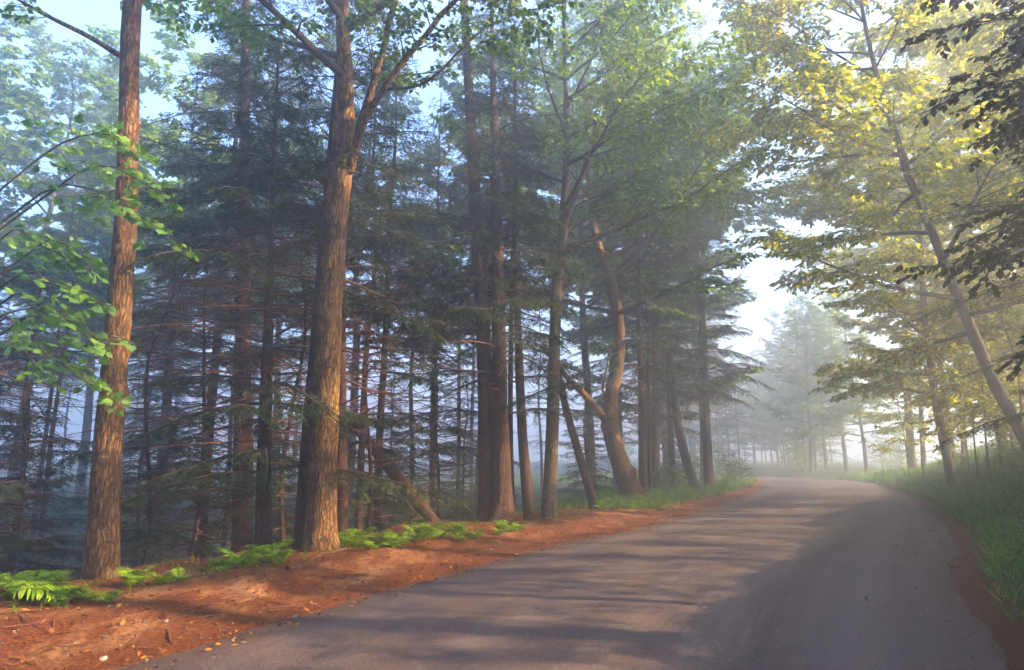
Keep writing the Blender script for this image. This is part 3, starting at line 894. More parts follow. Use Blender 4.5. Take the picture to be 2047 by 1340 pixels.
# branch lying on the verge in front of the twin trunk
def ground_stick(plist, label, w0, w1):
    pts = []
    for (u, v) in plist:
        p = px(u, v, 10.0)
        d = p - np.array([0, 0, CAM_H]); s = (0.13 - CAM_H) / d[2]
        q = d * s; pts.append((q[0], q[1], tz(q[0], q[1]) + .03))
    pts = np.array(pts); base = pts[0].copy()
    tb = Tubes(); pp = catmull(pts - base, 20); pp[:, 2] += 0.015 * vnoise(pp * 5, 2)
    tb.add(pp, np.linspace(w0, w1, 20), 8)
    o = link('fallen_branch', tb.mesh('fallen_branch', M['bark_gold']), None, base)
    tag(o, label, 'branch')
ground_stick([(575, 1132), (610, 1121), (645, 1108), (690, 1098)], 'dead branch lying on needles at the foot of the twin trunk', .035, .015)
ground_stick([(1098, 1040), (1130, 1037), (1165, 1036)], 'short dead branch lying at the foot of the lit grey trunk', .03, .012)

# young maple whose sprays hang in from the far left
c = np.array([(-8.4, 9.0, 0), (-8.35, 9.0, 2.0), (-8.25, 8.9, 4.0), (-8.1, 8.8, 6.0), (-8.0, 8.8, 8.0)], float)
c = ground_base(c)
t = tree_root('maple_sapling', c[0] + [0, 0, .1], 'young maple reaching bright green lobed leaves in at the left edge')
def to_px(start, *pp):
    return np.array([start] + [px(*p) for p in pp])
lm = []
for (h, pp) in [(2.6, [(40, 640, 8.8), (130, 640, 8.5), (215, 690, 8.3)]), (2.4, [(20, 700, 8.7), (110, 720, 8.4), (195, 780, 8.2)]),
                (3.4, [(20, 560, 8.9), (100, 560, 8.6), (215, 605, 8.4)]), (4.1, [(60, 400, 8.9), (190, 380, 8.6), (350, 480, 8.3)]),
                (4.7, [(60, 330, 8.9), (170, 270, 8.6), (260, 275, 8.4)]), (4.3, [(80, 400, 8.9), (200, 330, 8.7), (310, 380, 8.4)]),
                (3.0, [(10, 600, 8.4), (60, 610, 8.2), (120, 680, 8.0)]), (3.9, [(10, 470, 9.2), (60, 480, 9.2), (140, 520, 9.1)]),
                (3.6, [(40, 520, 9.0), (110, 480, 8.9), (190, 540, 8.7)]), (2.9, [(0, 640, 9.2), (30, 680, 9.1), (90, 750, 9.0)])]:
    i = np.interp(h, c[:, 2] - c[0, 2], np.arange(len(c)))
    st = np.array([np.interp(i, np.arange(len(c)), c[:, k]) for k in range(3)])
    p = catmull(to_px(st, *pp), 9)
    lm.append((p, 0.018, 0.35))
finish_broadleaf(t, c, [.07, .06, .05, .035, .02], lm, M['bark_grey'], M['maple'], 0.118, T=T_MAPLE, sec_len=0.26, twig_len=0.32, spacing=0.07, flat=0.5, sec_per_m=2.3, twig_gap=.2,
                 trunk_kw=dict(sides=16, flare=0.1, ring_gap=.2))

# ------------------------------------------------------------------ prototypes for the wood
def proto_hemlock(h, r0, h0, hd, lm_, gap, per, seed, bark='bark_red'):
    c = np.array([(0, 0, -.1)] + [(rng.normal(0, .08), rng.normal(0, .08), h * f) for f in (.2, .4, .6, .8)] + [(0, 0, h)])
    rr = [r0, r0 * .85, r0 * .7, r0 * .52, r0 * .33, .015]
    t = tag(empty('hemlock_tree', (0, 0, 0)), 'x y z w', 'tree')
    return finish_hemlock(t, c, rr, M[bark], h0, hd, lm_, gap, per, dict(sides=20, ring_gap=.15, flare=.15, seed=seed))
HEM = [proto_hemlock(17, .135, 7.0, 1.2, 2.8, .36, 3, 1), proto_hemlock(15, .10, 8.0, 1.6, 2.3, .40, 3, 2), proto_hemlock(13, .095, 4.5, 1.5, 2.6, .36, 3, 3),
       proto_hemlock(6.5, .06, 0.6, 0.3, 1.7, .17, 3, 4)]
DEADH = proto_hemlock(7.5, .05, 6.6, .35, 2.1, .17, 2, 14)
def proto_broad(h, r0, h0, nl_, l0, l1, lsize, seed, leafm, elev=(.15, .9), bark='bark_grey', T=T_DIAM, name='broadleaf_tree', bare=.2, **gk):
    lean = rng.normal(0, .35, 2)
    c = np.array([(0, 0, -.1)] + [(lean[0] * f + rng.normal(0, .12), lean[1] * f + rng.normal(0, .12), h * f) for f in (.2, .4, .6, .8)] + [(lean[0], lean[1], h)])
    rr = [r0, r0 * .85, r0 * .7, r0 * .5, r0 * .3, .015]
    t = tag(empty(name, (0, 0, 0)), 'x y z w', 'tree')
    lim = auto_limbs(c, rr, h0, h - .5, nl_, l0, l1, elev=elev, leafy=bare)
    return finish_broadleaf(t, c, rr, lim, M[bark], leafm, lsize, T=T, trunk_kw=dict(sides=20, ring_gap=.15, flare=.2, seed=seed), **gk)
BRO = [proto_broad(17, .19, 3.6, 25, 5.4, 2.6, .19, 6, M['yellow'], **DENSE), proto_broad(14, .14, 2.6, 22, 4.8, 2.2, .17, 7, M['yellow'], **DENSE),
       proto_broad(20, .21, 7.5, 24, 5.8, 3.0, .20, 8, M['yellow'], **DENSE)]
TALL = proto_broad(26, .24, 13.0, 22, 8.0, 4.0, .21, 12, M['yellow'], sec_per_m=3.4, spacing=.05, twig_gap=.12)
SAP = proto_broad(6.5, .035, 1.6, 15, 1.9, .9, .14, 9, M['yellow'], name='young_tree', **DENSE)
SHRUB = proto_broad(1.7, .02, .15, 12, 1.1, .5, .08, 10, M['green'], name='wild_shrub', bare=.12, **DENSE)
_used = set()
def place(proto, x, y, rz, sc, label, group=None, tilt=(0, 0), crown_mat=None, szx=1.0, z=None):
    loc = (x, y, (tz(x, y) if z is None else z) - .02)
    if id(proto) not in _used:
        _used.add(id(proto))
        proto.location = loc; proto.rotation_euler = (tilt[0], tilt[1], rz); proto.scale = (sc * szx, sc * szx, sc)
        proto['label'] = label
        if group: proto['group'] = group
        if crown_mat is not None:
            for ch in proto.children:
                if ch.name.startswith('crown'):
                    ch.material_slots[0].link = 'OBJECT'; ch.material_slots[0].material = crown_mat
        return proto
    return copy_tree(proto, loc, rz, sc, label, group, tilt, crown_mat, szx)
def at(u, d): return (u - CX) / F_PX * d   # lateral place at a depth
# ------------------------------------------------------------------ the wood on the left
placed = [(-5.35, 9.3), (-3.2, 11.6), (-4.25, 12.2), (-6.1, 15.5), (-3.4, 13.6), (-.4, 17), (1, 18), (4.5, 26.5), (8.9, 33), (10.2, 35.5)]
for (u, d, p, sc, w, lab) in [
        (425, 19, 0, 1.05, 1.1, 'faint thick hemlock in the haze left of the reddish pole'),
        (765, 20, 0, .95, .95, 'hazy hemlock trunk standing behind the slanting fallen log'),
        (830, 26, 1, 1.0, 1.0, 'thin hazy hemlock trunk right behind the top of the fallen log'),
        (870, 23, 1, 1.05, .95, 'hazy hemlock midway between fallen log and dark pair'),
        (916, 27, 1, 1.0, .9, 'thin hazy hemlock just left of the dark pair'),
        (120, 21, 1, 1.0, .9, 'slanting hazy trunk deep in the wood behind the golden trunk')]:
    x = at(u, d); placed.append((x, d))
    place(HEM[p], x, d, rng.random() * 6, sc, lab, tilt=(0, -.12) if u == 120 else (0, 0), szx=w)
tries = 0; count = 0
while count < 25 and tries < 6000:
    tries += 1
    y = rng.uniform(16, 62); x = rng.uniform(-.82 * y, 16)
    o, _ = road_sd([x], [y])
    if -o[0] - HALF < 4.5 + .05 * y or any((x - a) ** 2 + (y - b) ** 2 < 4.2 for a, b in placed): continue
    if (x - at(1500, y)) > 0: continue
    placed.append((x, y)); count += 1
    k = rng.choice([0, 1, 1, 2], p=[.3, .25, .25, .2])
    u = CX + x / y * F_PX
    wh = ['left of the golden trunk', 'between the golden trunk and the slim reddish hemlock', 'behind the twin trunk', 'between the twin trunk and the dark pair',
          'between the dark pair and the gnarled trunk', 'behind the gnarled and slanting trunks'][int(np.searchsorted([190, 520, 690, 950, 1220], u))]
    dp = ['hazy hemlock', 'fainter distant hemlock', 'very faint farthest hemlock'][int(np.searchsorted([28, 43], y))]
    place(HEM[k], x, y, rng.random() * 6, rng.uniform(.85, 1.2), dp + ' ' + wh, dp + 's ' + wh, szx=rng.uniform(.85, 1.15))
for (u, d, sc, lab) in [(315, 12.6, .9, 'dead young hemlock bristling with bare red twigs right of the golden trunk'), (405, 13.8, 1.0, 'dead young hemlock with bare red twigs left of the slim reddish hemlock'),
                        (585, 13.6, .95, 'dead young hemlock with bare twigs just left of the twin trunk'), (745, 15.5, 1.0, 'dead young hemlock with bare twigs above the fallen log'),
                        (880, 18.5, 1.0, 'dead young hemlock with bare twigs left of the dark pair'), (60, 12.0, .85, 'dead young hemlock with bare twigs behind the fern bed')]:
    place(DEADH, at(u, d), d, rng.random() * 6, sc, lab)
# low hemlock boughs and brush on the slope
for (u, d, sc) in [(60, 13, .9), (300, 17, .8), (-60, 11.5, .95), (780, 24, .9), (560, 20, .8), (1170, 27, .8), (930, 24, .8), (1340, 37, .7)]:
    place(HEM[3], at(u, d), d, rng.random() * 6, sc, 'young bushy hemlock low on the slope among the trunks', 'young hemlocks under the wood', szx=1.15)
for k in range(26):
    y = rng.uniform(11, 34); u = rng.uniform(-100, 1400)
    x = at(u, y); o, _ = road_sd([x], [y])
    if -o[0] - HALF < 4.4: continue
    place(SHRUB, x, y, rng.random() * 6, rng.uniform(.7, 1.3), 'leafy green shrub on the slope behind the roadside ferns', 'shrubs under the wood', crown_mat=M['green'])
for (u, d, sc) in [(1440, 37, 1.2), (1375, 36, 1.1), (1325, 31, 1.0), (1460, 40, 1.0), (1300, 29.5, .8)]:
    place(SHRUB, at(u, d), d, rng.random() * 6, sc, 'leafy green shrub beside the last trunks on the grassy verge', 'shrubs at the end of the row', crown_mat=M['green'])
# tall broadleaf crowns over and behind the hemlocks
for (u, d, p, sc, m) in [(40, 30, 2, 1.1, 'green'), (-120, 25, 2, 1.0, 'green'), (330, 26, 2, 1.05, 'green'), (700, 30, 2, 1.05, 'green'), (960, 28, 2, 1.0, 'green'), (1180, 33, 2, 1.05, 'green'),
                         (180, 40, 2, 1.2, 'green'), (1290, 36, 0, 1.1, 'green'), (1330, 50, 2, 1.45, 'green'), (1230, 38, 2, 1.3, 'green'), (560, 38, 2, 1.1, 'green')]:
    place(BRO[p], at(u, d), d, rng.random() * 6, sc, 'tall green broadleaf tree rising ' + ('far left of the golden trunk' if u < 0 else 'behind the golden trunk' if u < 250 else 'between the golden and twin trunks' if u < 600 else 'just right of the twin trunk' if u < 800 else 'behind the dark pair' if u < 1000 else 'behind the lit grey trunk' if u < 1200 else 'beyond the gnarled trunk') + (', hazy' if d < 30 else ', pale in the haze'), 'broadleaf trees behind the hemlock row', crown_mat=M[m])

place(TALL, at(1400, 41), 41, 1.0, 1.0, 'very tall broadleaf tree whose high limbs arch over the bend from the left', crown_mat=M['green'])
place(TALL, 6.2, 30.5, 2.6, .92, 'high-crowned broadleaf tree behind the gnarled trunk, arching over the road', crown_mat=M['green'])
# ------------------------------------------------------------------ right bank
c, r = px_trunk([(2085, 930, 32), (2040, 860, 27), (1990, 770, 25), (1955, 690, 23), (1905, 570, 21), (1850, 430, 18), (1795, 285, 15), (1745, 120, 11)], 17.5, 4.0)
c = ground_base(c)
t = tree_root('leaning_tree', c[0] + [0, 0, .1], 'dark trunk leaning left from the right bank over the road')
lim = auto_limbs(c, r, 3.2, 13.5, 20, 4.8, 2.8, elev=(0, .7), leafy=.2) + auto_limbs(c, r, 8.0, 14.0, 8, 6.0, 4.0, az0=-1.2, az_spread=.8, elev=(.2, .7))
finish_broadleaf(t, c, r, lim, M['twig'], M['yellow'], .14, **DENSE, trunk_kw=dict(sides=40, ring_gap=.08, flare=.2, seed=66))
c, r = px_trunk([(1905, 955, 22), (1888, 890, 18), (1874, 820, 17), (1858, 720, 14), (1846, 600, 12), (1838, 450, 9)], 27.0, 4.0)
c = ground_base(c)
t = tree_root('bank_tree', c[0] + [0, 0, .1], 'slim dark trunk at the foot of the green bank near the bend')
lim = auto_limbs(c, r, 2.8, 12.5, 20, 4.8, 2.4, elev=(0, .8), leafy=.2) + auto_limbs(c, r, 9.0, 14.0, 8, 6.0, 4.0, az0=-1.3, az_spread=.8, elev=(.3, .8))
finish_broadleaf(t, c, r, lim, M['twig'], M['yellow'], .17, **DENSE, trunk_kw=dict(sides=32, ring_gap=.1, flare=.2, seed=67))
c = np.array([(7.7, 6.5, 0), (7.6, 6.5, 2.0), (7.4, 6.6, 4.0), (7.3, 6.6, 6.0), (7.3, 6.6, 8.0)], float); c = ground_base(c)
t = tree_root('silhouette_tree', c[0] + [0, 0, .1], 'leafy tree hanging in at the right edge, silhouette dark painted into its leaves')
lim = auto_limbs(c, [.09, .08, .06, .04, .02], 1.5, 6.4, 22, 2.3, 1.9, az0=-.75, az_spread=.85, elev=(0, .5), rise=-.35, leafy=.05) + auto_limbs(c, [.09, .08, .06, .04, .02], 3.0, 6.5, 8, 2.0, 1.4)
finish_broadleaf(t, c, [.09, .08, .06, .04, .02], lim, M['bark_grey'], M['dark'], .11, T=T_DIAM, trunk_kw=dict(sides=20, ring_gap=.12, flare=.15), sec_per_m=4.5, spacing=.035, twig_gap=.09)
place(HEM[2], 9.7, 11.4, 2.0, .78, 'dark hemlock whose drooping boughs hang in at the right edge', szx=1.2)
def bank(y, s):
    i = np.argmin(np.abs(CLd[:, 1] - y) + (CLd[:, 1] > 52) * 100)
    return CLd[i, 0] + CLt[i, 1] * (HALF + s), CLd[i, 1] - CLt[i, 0] * (HALF + s)
for (y, s, p, sc, m, lab) in [
        (21, 5.5, 0, 1.0, 'yellow', 'yellow-green tree behind the leaning trunk on the bank'),
        (24, 3.6, 1, 1.0, 'yellow', 'yellow-green tree between the leaning and the slim bank trunks'),
        (31, 4.5, 0, 1.0, 'yellow', 'yellow-green tree just beyond the slim bank trunk'),
        (36, 3.0, 1, 1.0, 'yellow', 'hazy yellow-green tree overhanging the road before the bend')]:
    x, yy_ = bank(y, s)
    place(BRO[p], x, yy_, rng.random() * 6, sc, lab, crown_mat=M[m])
for (y, s, p, sc) in [(41, 3.5, 0, 1.05), (47, 3.6, 1, 1.1), (38, 8, 2, 1.0), (30, 7.5, 1, 1.0)]:
    x, yy_ = bank(y, s)
    place(BRO[p], x, yy_, rng.random() * 6, sc, 'tall yellow-green tree farther along the bank, veiled by mist', 'misty trees on the right bank', crown_mat=M['yellow'])
for (u, d) in [(1935, 24), (1960, 23), (1985, 22), (2035, 20), (1920, 30), (1830, 34), (1800, 38), (2010, 26)]:
    place(SAP, at(u, d), d, rng.random() * 6, rng.uniform(.9, 1.25), 'thin young tree standing on the bank behind the leaning trunk', 'saplings on the right bank', crown_mat=M['yellow'], szx=.9)
x, yy_ = bank(46, 2.6)
place(TALL, x, yy_, 3.0, 1.0, 'very tall yellow-green tree whose high limbs arch over the bend from the right', crown_mat=M['yellow'])
x, yy_ = bank(34, 4.2)
place(TALL, x, yy_, 5.0, .9, 'tall yellow-green tree arching high over the road before the bend', crown_mat=M['yellow'])
x, yy_ = bank(25, 4.4)
place(TALL, x, yy_, 1.7, .88, 'high-crowned tree rising behind the leaning trunk', crown_mat=M['yellow'])
for (x, yy_, rz) in [(17, -5, 5.0), (25, 6, 1.9)]:  # added out of view to keep sun off the near haze
    place(BRO[2], x, yy_, rz, 1.0, 'unseen hillside broadleaf tree added to shade the near air', 'shade trees added up the right hillside', crown_mat=M['green'])
# unseen trees added beside and behind the camera to shade the road
for (y, s, p, sc) in [(-3, 6.5, 2, 1.05), (4, 9, 2, 1.05), (-12, 5, 2, 1.1), (-10, -11.5, 2, 1.05), (-1, -12, 2, 1.0), (9, 8, 2, 1.05)]:
    x, yy_ = bank(y, s)
    place(BRO[p], x, yy_, rng.random() * 6, sc, 'unseen tall tree added beside the viewer to shade the road', 'shade trees added around the viewer', crown_mat=M['green'])
for (y, s, sc) in [(7, 2.4, .36), (2, 2.6, .4)]:  # low sun blockers added out of view, for shade on the road
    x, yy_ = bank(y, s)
    place(SAP, x, yy_, rng.random() * 6, sc, 'unseen dense young tree added on the near bank for road shade', 'young shade trees added on the near bank', crown_mat=M['olive'], szx=1.35)
for (y, s) in [(1.5, 2.6), (4.6, 3.0)]:  # added off to the right to cut skylight on the near road
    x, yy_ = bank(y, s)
    place(BRO[1], x, yy_, rng.random() * 6, .75, 'low-branched tree added out of view to darken the near road edge', 'low trees added to block skylight', crown_mat=M['olive'])
for k in range(18):  # undergrowth row added along the crest to shade the road
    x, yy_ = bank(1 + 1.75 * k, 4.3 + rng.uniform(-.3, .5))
    place(SHRUB, x, yy_, rng.random() * 6, rng.uniform(1.05, 1.4), 'waist-high leafy shrub in the crest row added to shade the road', 'shade shrubs added on the bank crest', crown_mat=M['olive'])
for k in range(20):
    x, yy_ = bank(13 + 1.4 * k, rng.uniform(1.6, 5.6))
    place(SHRUB, x, yy_, rng.random() * 6, rng.uniform(.4, .95), 'small leafy shrub in the grass of the right bank', 'shrubs on the right bank', crown_mat=M['green'])
for (u, d, p, sc) in [(1610, 60, 1, 1.0), (1680, 64, 0, 1.0), (1720, 58, 1, 1.1), (1560, 84, 0, .85), (1500, 92, 0, .85), (1640, 82, 0, .95), (1440, 86, 1, 1.0)]:
    place(BRO[p], at(u, d), d, rng.random() * 6, sc, 'pale broadleaf tree fading into the mist outside the bend, right of the bright gap', 'trees in the mist outside the bend', crown_mat=M['green'])
for k in range(16):
    d = 60 + 1.9 * k; u = 1250 + (k * 173) % 520
    if abs(road_sd([at(u, d)], [d])[0][0]) < 5: continue
    place(SHRUB, at(u, d), d, rng.random() * 6, rng.uniform(1.8, 3.0), 'misty bush between the far trunks beyond the bend', 'bushes beyond the bend', crown_mat=M['green'])
# beyond the bend
for k in range(30):
    u = 1300 + 360 * ((k * .618) % 1); d = 62 + 48 * ((k * .755 + .1) % 1)
    x = at(u, d)
    o, _ = road_sd([x], [d])
    if abs(o[0]) < 5.5: continue
    place(BRO[k % 3] if k % 4 else HEM[0], x, d, rng.random() * 6, rng.uniform(.8, 1.05) * (.72 if 1420 < u < 1580 else 1.1), 'pale ' + ('hemlock' if k % 4 == 0 else 'broadleaf tree') + ' fading into the mist beyond the bend, ' + ('left of' if u < 1450 else 'below' if u < 1580 else 'right of') + ' the bright gap', 'trees in the mist beyond the bend', crown_mat=(M['green'] if k % 4 else None))

# ------------------------------------------------------------------ ferns
def frond(name, L, seed):
    g = np.random.default_rng(seed)
    n = 15; s = np.linspace(0, 1, n)
    el0, el1 = 1.35, -.45
    el = el0 + (el1 - el0) * s ** 1.25
    pts = np.concatenate([[[0, 0, 0]], np.cumsum(np.c_[np.cos(el), 0 * el, np.sin(el)][:-1] * L / (n - 1), 0)])
    tb = Tubes(); tb.add(pts, np.linspace(.005, .0015, n), 3)
    v = [np.concatenate(tb.v)]; f = [np.concatenate([q[:, [0, 1, 2]] for q in tb.f]), np.concatenate([q[:, [0, 2, 3]] for q in tb.f])]; nv = tb.n
    P, D, U, S = [], [], [], []
    for k in range(2, n - 1):
        w = .34 * L * math.sin(math.pi * min(1, (k - 1) / (n - 1)) ** .75) ** .9 + .015
        tdir = nrm(pts[k + 1] - pts[k]); up = np.cross(tdir, (0, 1, 0)) * -1
        for sg in (1, -1):
            P.append(pts[k]); D.append(nrm(np.array([0, sg, 0]) + tdir * .45 + np.array([0, 0, -.18]) + g.normal(0, .06, 3))); U.append(nrm(np.cross((0, 1, 0), tdir) * -1 + g.normal(0, .12, 3))); S.append(w)
    T = (np.array([(0, 0, 0), (.2, .10, .02), (.65, .075, 0), (1, 0, -.14), (.65, -.075, 0), (.2, -.10, .02)]), np.array([(0, 5, 1), (1, 5, 4), (1, 4, 2), (2, 4, 3)]))
    lv, lf, lr = leaf_arrays(np.array(P), np.array(D), np.array(U), np.array(S), T, g.random(len(P)) * .8 + .1)
    V = np.concatenate([v[0], lv]); Fc = np.concatenate([np.concatenate(f).ravel(), lf + nv])
    return mesh_from(name, V, Fc, 3, M['fern'], smooth=False, rnd=np.concatenate([np.full(nv, .2), lr]))
FR = [frond('frond', .55, 1), frond('frond', .62, 2), frond('frond', .48, 3), frond('frond', .40, 4)]
def fern(x, y, sc, label, group):
    e = tag(empty('fern', (x, y, tz(x, y) - .01), rng.random() * 6, sc), label, 'fern', group)
    n = rng.integers(6, 9); a = 0
    for k in range(n):
        a += 6.283 / n * rng.uniform(.7, 1.3)
        o = link('frond', FR[rng.integers(0, 4)], e)
        o.rotation_euler = (rng.normal(0, .15), rng.uniform(-.25, .3), a)
        s = rng.uniform(.75, 1.1); o.scale = (s, s, s)
def gpx(u, v, z=.1):
    p = px(u, v, 10.0) - np.array([0, 0, CAM_H]); k = (z - CAM_H) / p[2]
    return p[0] * k, p[1] * k
for (n, u0, u1, v0, v1, u0b, lab, grp, s0) in [
        (10, -40, 140, 1185, 1215, 0, 'bright fern in the dense bed at the far left edge', 'ferns in the left-edge bed', .85),
        (3, 160, 235, 1190, 1205, 0, 'small fern in front of the golden trunk foot', 'ferns at the golden trunk foot', .6),
        (5, 255, 375, 1168, 1160, 0, 'low fern just right of the golden trunk', 'ferns right of the golden trunk', .62),
        (7, 420, 575, 1152, 1125, 0, 'fern in the clump below the slim reddish hemlock', 'ferns below the slim hemlock', .85),
        (13, 690, 960, 1108, 1078, 0, 'bright fern in the long bed between twin trunk and dark pair', 'ferns in the long middle bed', .95),
        (4, 985, 1050, 1068, 1056, 0, 'small fern beside the foot of the dark pair', 'ferns at the dark pair foot', .7),
        (10, 1205, 1320, 1028, 1008, 0, 'fern between the slanting bare stem and gnarled trunk', 'ferns near the gnarled trunk', 1.0)]:
    for k in range(n):
        f = (k + rng.uniform(-.2, .9)) / n
        u = u0 + (u1 - u0) * f; v = v0 + (v1 - v0) * f - rng.uniform(0, 16 if n > 5 else 5)
        x, y = gpx(u, v)
        fern(x, y, s0 * rng.uniform(.55, 1.2), lab, grp)

# ------------------------------------------------------------------ ground cover
def scatter(n, lo, hi, cond):
    x = rng.uniform(lo[0], hi[0], n * 6); y = lo[1] + (hi[1] - lo[1]) * rng.random(n * 6) ** 1.35
    o, _ = road_sd(x, y); keep = cond(x, y, o) & (np.abs(x) < .85 * y + 2)
    return x[keep][:n], y[keep][:n], o[keep][:n]
def blades(name, x, y, size, mat, lean=.5, T=T_BLADE, label=None, lift=0):
    n = len(x); z = terrain(x, y)
    d = np.c_[rng.normal(0, lean, n), rng.normal(0, lean, n), np.ones(n)]
    u = np.c_[rng.normal(0, 1, n), rng.normal(0, 1, n), np.zeros(n) + .1]
    o = link(name, leaves_mesh(name, np.c_[x, y, z + lift], d, u, size, T, mat))
    return tag(o, label, None, None, 'stuff')
x, y, o = scatter(38000, (4, 7), (36, 52), lambda x, y, o: (o > HALF + .15 + .4 * rng.random(len(o))) & (o < HALF + 7))
blades('bank_grass', x, y, rng.uniform(.10, .34, len(x)) * (1 + .010 * y) * (1 + .55 * vn2(x, y, .7, 41, 2)), M['grass'], .6, label='green grass and low growth covering the right bank')
x, y, o = scatter(18000, (3, 4), (34, 45), lambda x, y, o: (o > HALF + .45 + .5 * rng.random(len(o))) & (o < HALF + 6))
n = len(x)
lv = link('ground_ivy', leaves_mesh('ground_ivy', np.c_[x, y, terrain(x, y) + rng.uniform(.03, .16, n)], np.c_[rng.normal(0, 1, n), rng.normal(0, 1, n), rng.normal(-.2, .3, n)],
          np.c_[rng.normal(0, .4, n), rng.normal(0, .4, n), np.ones(n)], rng.uniform(.06, .13, n) * (1 + .012 * y), T_DIAM, M['ivy']))
tag(lv, 'low ivy leaves creeping over the right bank', None, None, 'stuff')
x, y, o = scatter(17000, (0, 21), (22, 60), lambda x, y, o: (-o > HALF + .7 + .6 * rng.random(len(o)) - .02 * (y - 21)) & (-o < HALF + 5 + .1 * y))
blades('verge_grass', x, y, rng.uniform(.10, .28, len(x)) * (1 + .01 * y), M['grass'], .5, label='light green grass on the verge inside the bend')
x, y, o = scatter(1500, (-7, 6), (4, 20), lambda x, y, o: (-o > HALF + 2.0) & (-o < HALF + 3.3))
blades('verge_weeds', x, y, rng.uniform(.06, .16, len(x)), M['fern'], .6, label='sparse weeds along the needle-covered verge')
# needles, fallen leaves, pebbles
x, y, o = scatter(30000, (-8, 4.2), (10, 30), lambda x, y, o: (-o > HALF - .35) & (-o < HALF + 5) & (vn2(x, y, .8, 31) + rng.normal(0, .35, len(x)) > -.3))
n = len(x)
nd = link('pine_needles', leaves_mesh('pine_needles', np.c_[x, y, terrain(x, y) + .006], np.c_[rng.normal(0, 1, n), rng.normal(0, 1, n), rng.normal(0, .15, n)],
          np.c_[np.zeros(n), np.zeros(n), np.ones(n)], rng.uniform(.05, .13, n), (np.array([(0, .04, 0), (0, -.04, 0), (1, 0, .03)]), np.array([(0, 1, 2)])), M['litter'], rng.random(n) * .8))
tag(nd, 'orange-brown needles strewn over the left verge', None, None, 'stuff')
x, y, o = scatter(6500, (-8, 4.2), (12, 34), lambda x, y, o: ((-o > HALF - .5) & (-o < HALF + 5)) | ((o > HALF - 1.2) & (o < HALF + 1.0) & (rng.random(len(o)) < .15)))
n = len(x); oo, _ = road_sd(x, y)
zz = np.where(np.abs(oo) < HALF - .1, 0.012 + .0 * x, terrain(x, y)) + .015
fl = link('fallen_leaves', leaves_mesh('fallen_leaves', np.c_[x, y, zz], np.c_[rng.normal(0, 1, n), rng.normal(0, 1, n), rng.normal(0, .2, n)],
          np.c_[rng.normal(0, .35, n), rng.normal(0, .35, n), np.ones(n)], rng.uniform(.025, .075, n), T_OVAL, M['litter']))
tag(fl, 'dry fallen leaves scattered over the road edges', None, None, 'stuff')
ov = np.array([(1, 0, 0), (0, 1, 0), (-1, 0, 0), (0, -1, 0), (0, 0, .6), (0, 0, -.5), (.62, .62, .3), (-.62, .62, .25), (-.62, -.62, .3), (.62, -.62, .28)])
of = np.array([(0, 6, 4), (6, 1, 4), (1, 7, 4), (7, 2, 4), (2, 8, 4), (8, 3, 4), (3, 9, 4), (9, 0, 4), (6, 0, 5), (1, 6, 5), (7, 1, 5), (2, 7, 5), (8, 2, 5), (3, 8, 5), (9, 3, 5), (0, 9, 5)])
x, y, o = scatter(2200, (-8, 4.2), (14, 30), lambda x, y, o: ((-o > HALF - .6) & (-o < HALF + 1.1 + rng.exponential(.6, len(o)))) | ((o > HALF - 1.6) & (o < HALF + .6) & (rng.random(len(o)) < .3)))
n = len(x); zz = np.where(np.abs(o) < HALF - .05, .01, terrain(x, y))
S = rng.uniform(.006, .016, n) * np.where(rng.random(n) < .08, 2.4, 1)
pb = link('pebbles', leaves_mesh('pebbles', np.c_[x, y, zz + .003], np.c_[rng.normal(0, 1, n), rng.normal(0, 1, n), rng.normal(0, .2, n)], np.c_[rng.normal(0, .3, n), rng.normal(0, .3, n), np.ones(n)], S, (ov, of), M['stone'], rng.random(n)))
x2, y2, o2 = scatter(1800, (-4, 4.0), (16, 24), lambda x, y, o: np.abs(o) < HALF - .1)
n2 = len(x2)
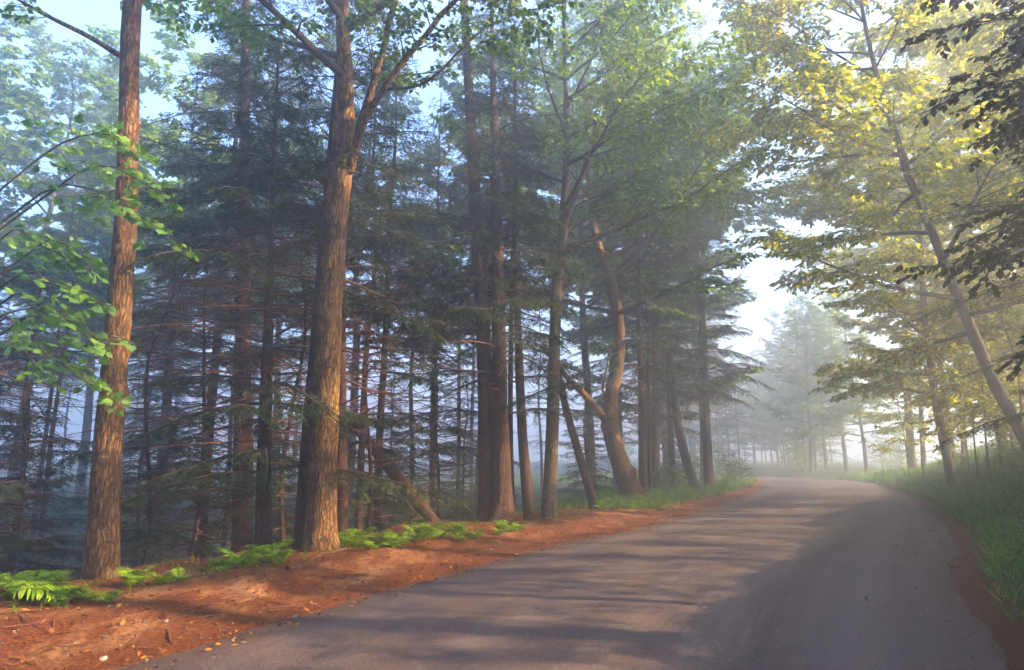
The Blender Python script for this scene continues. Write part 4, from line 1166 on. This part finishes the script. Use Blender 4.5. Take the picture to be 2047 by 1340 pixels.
gr = link('road_grit', leaves_mesh('road_grit', np.c_[x2, y2, .045 * (1 - (o2 / HALF) ** 2) - .004], np.c_[rng.normal(0, 1, n2), rng.normal(0, 1, n2), rng.normal(0, .2, n2)], np.c_[rng.normal(0, .3, n2), rng.normal(0, .3, n2), np.ones(n2)], rng.uniform(.004, .011, n2), (ov, of), M['stone'], rng.random(n2)))
tag(gr, 'loose grit lying on the gravel road', None, None, 'stuff')
tag(pb, 'small stones along the crumbling road edges', None, None, 'stuff')

def sticks(n, cond):
    x, y, o = scatter(n, (-8, 4.2), (8, 24), cond); tb = Tubes()
    for a, b in zip(x, y):
        an = rng.random() * 6.28; L = rng.uniform(.12, .6)
        u = np.linspace(-.5, .5, 4); bend = rng.normal(0, .06)
        X = a + L * (u * math.cos(an) - bend * u * u * math.sin(an)); Y = b + L * (u * math.sin(an) + bend * u * u * math.cos(an))
        tb.add(np.c_[X, Y, terrain(X, Y) + .012], np.linspace(.008, .003, 4) * rng.uniform(.6, 1.3), 4)
    return tb
tag(link('dead_twigs', sticks(420, lambda x, y, o: (-o > HALF + .1) & (-o < HALF + 4.6)).mesh('dead_twigs', M['twig_dead'])), 'dead twigs littering the left verge', None, None, 'stuff')
# ------------------------------------------------------------------ haze
def haze():
    lo, hi = (-460, -140, -40), (460, 740, 38)
    v = np.array([(x, y, z) for x in (lo[0], hi[0]) for y in (lo[1], hi[1]) for z in (lo[2], hi[2])])
    f = np.array([(0, 1, 3, 2), (4, 6, 7, 5), (0, 4, 5, 1), (2, 3, 7, 6), (0, 2, 6, 4), (1, 5, 7, 3)])
    m, nt, out = new_mat('haze')
    p = N(nt, 'ShaderNodeVolumePrincipled')
    p.inputs['Color'].default_value = (0.78, 0.87, 1.0, 1)
    p.inputs['Density'].default_value = HAZE_DENSITY
    p.inputs['Anisotropy'].default_value = 0.68
    nt.links.new(p.outputs[0], out.inputs['Volume'])
    tag(link('haze', mesh_from('haze', v, f, 4, m, smooth=False)), 'pale blue morning mist filling the air', None, None, 'stuff')
HAZE_DENSITY = 0.0125
haze()
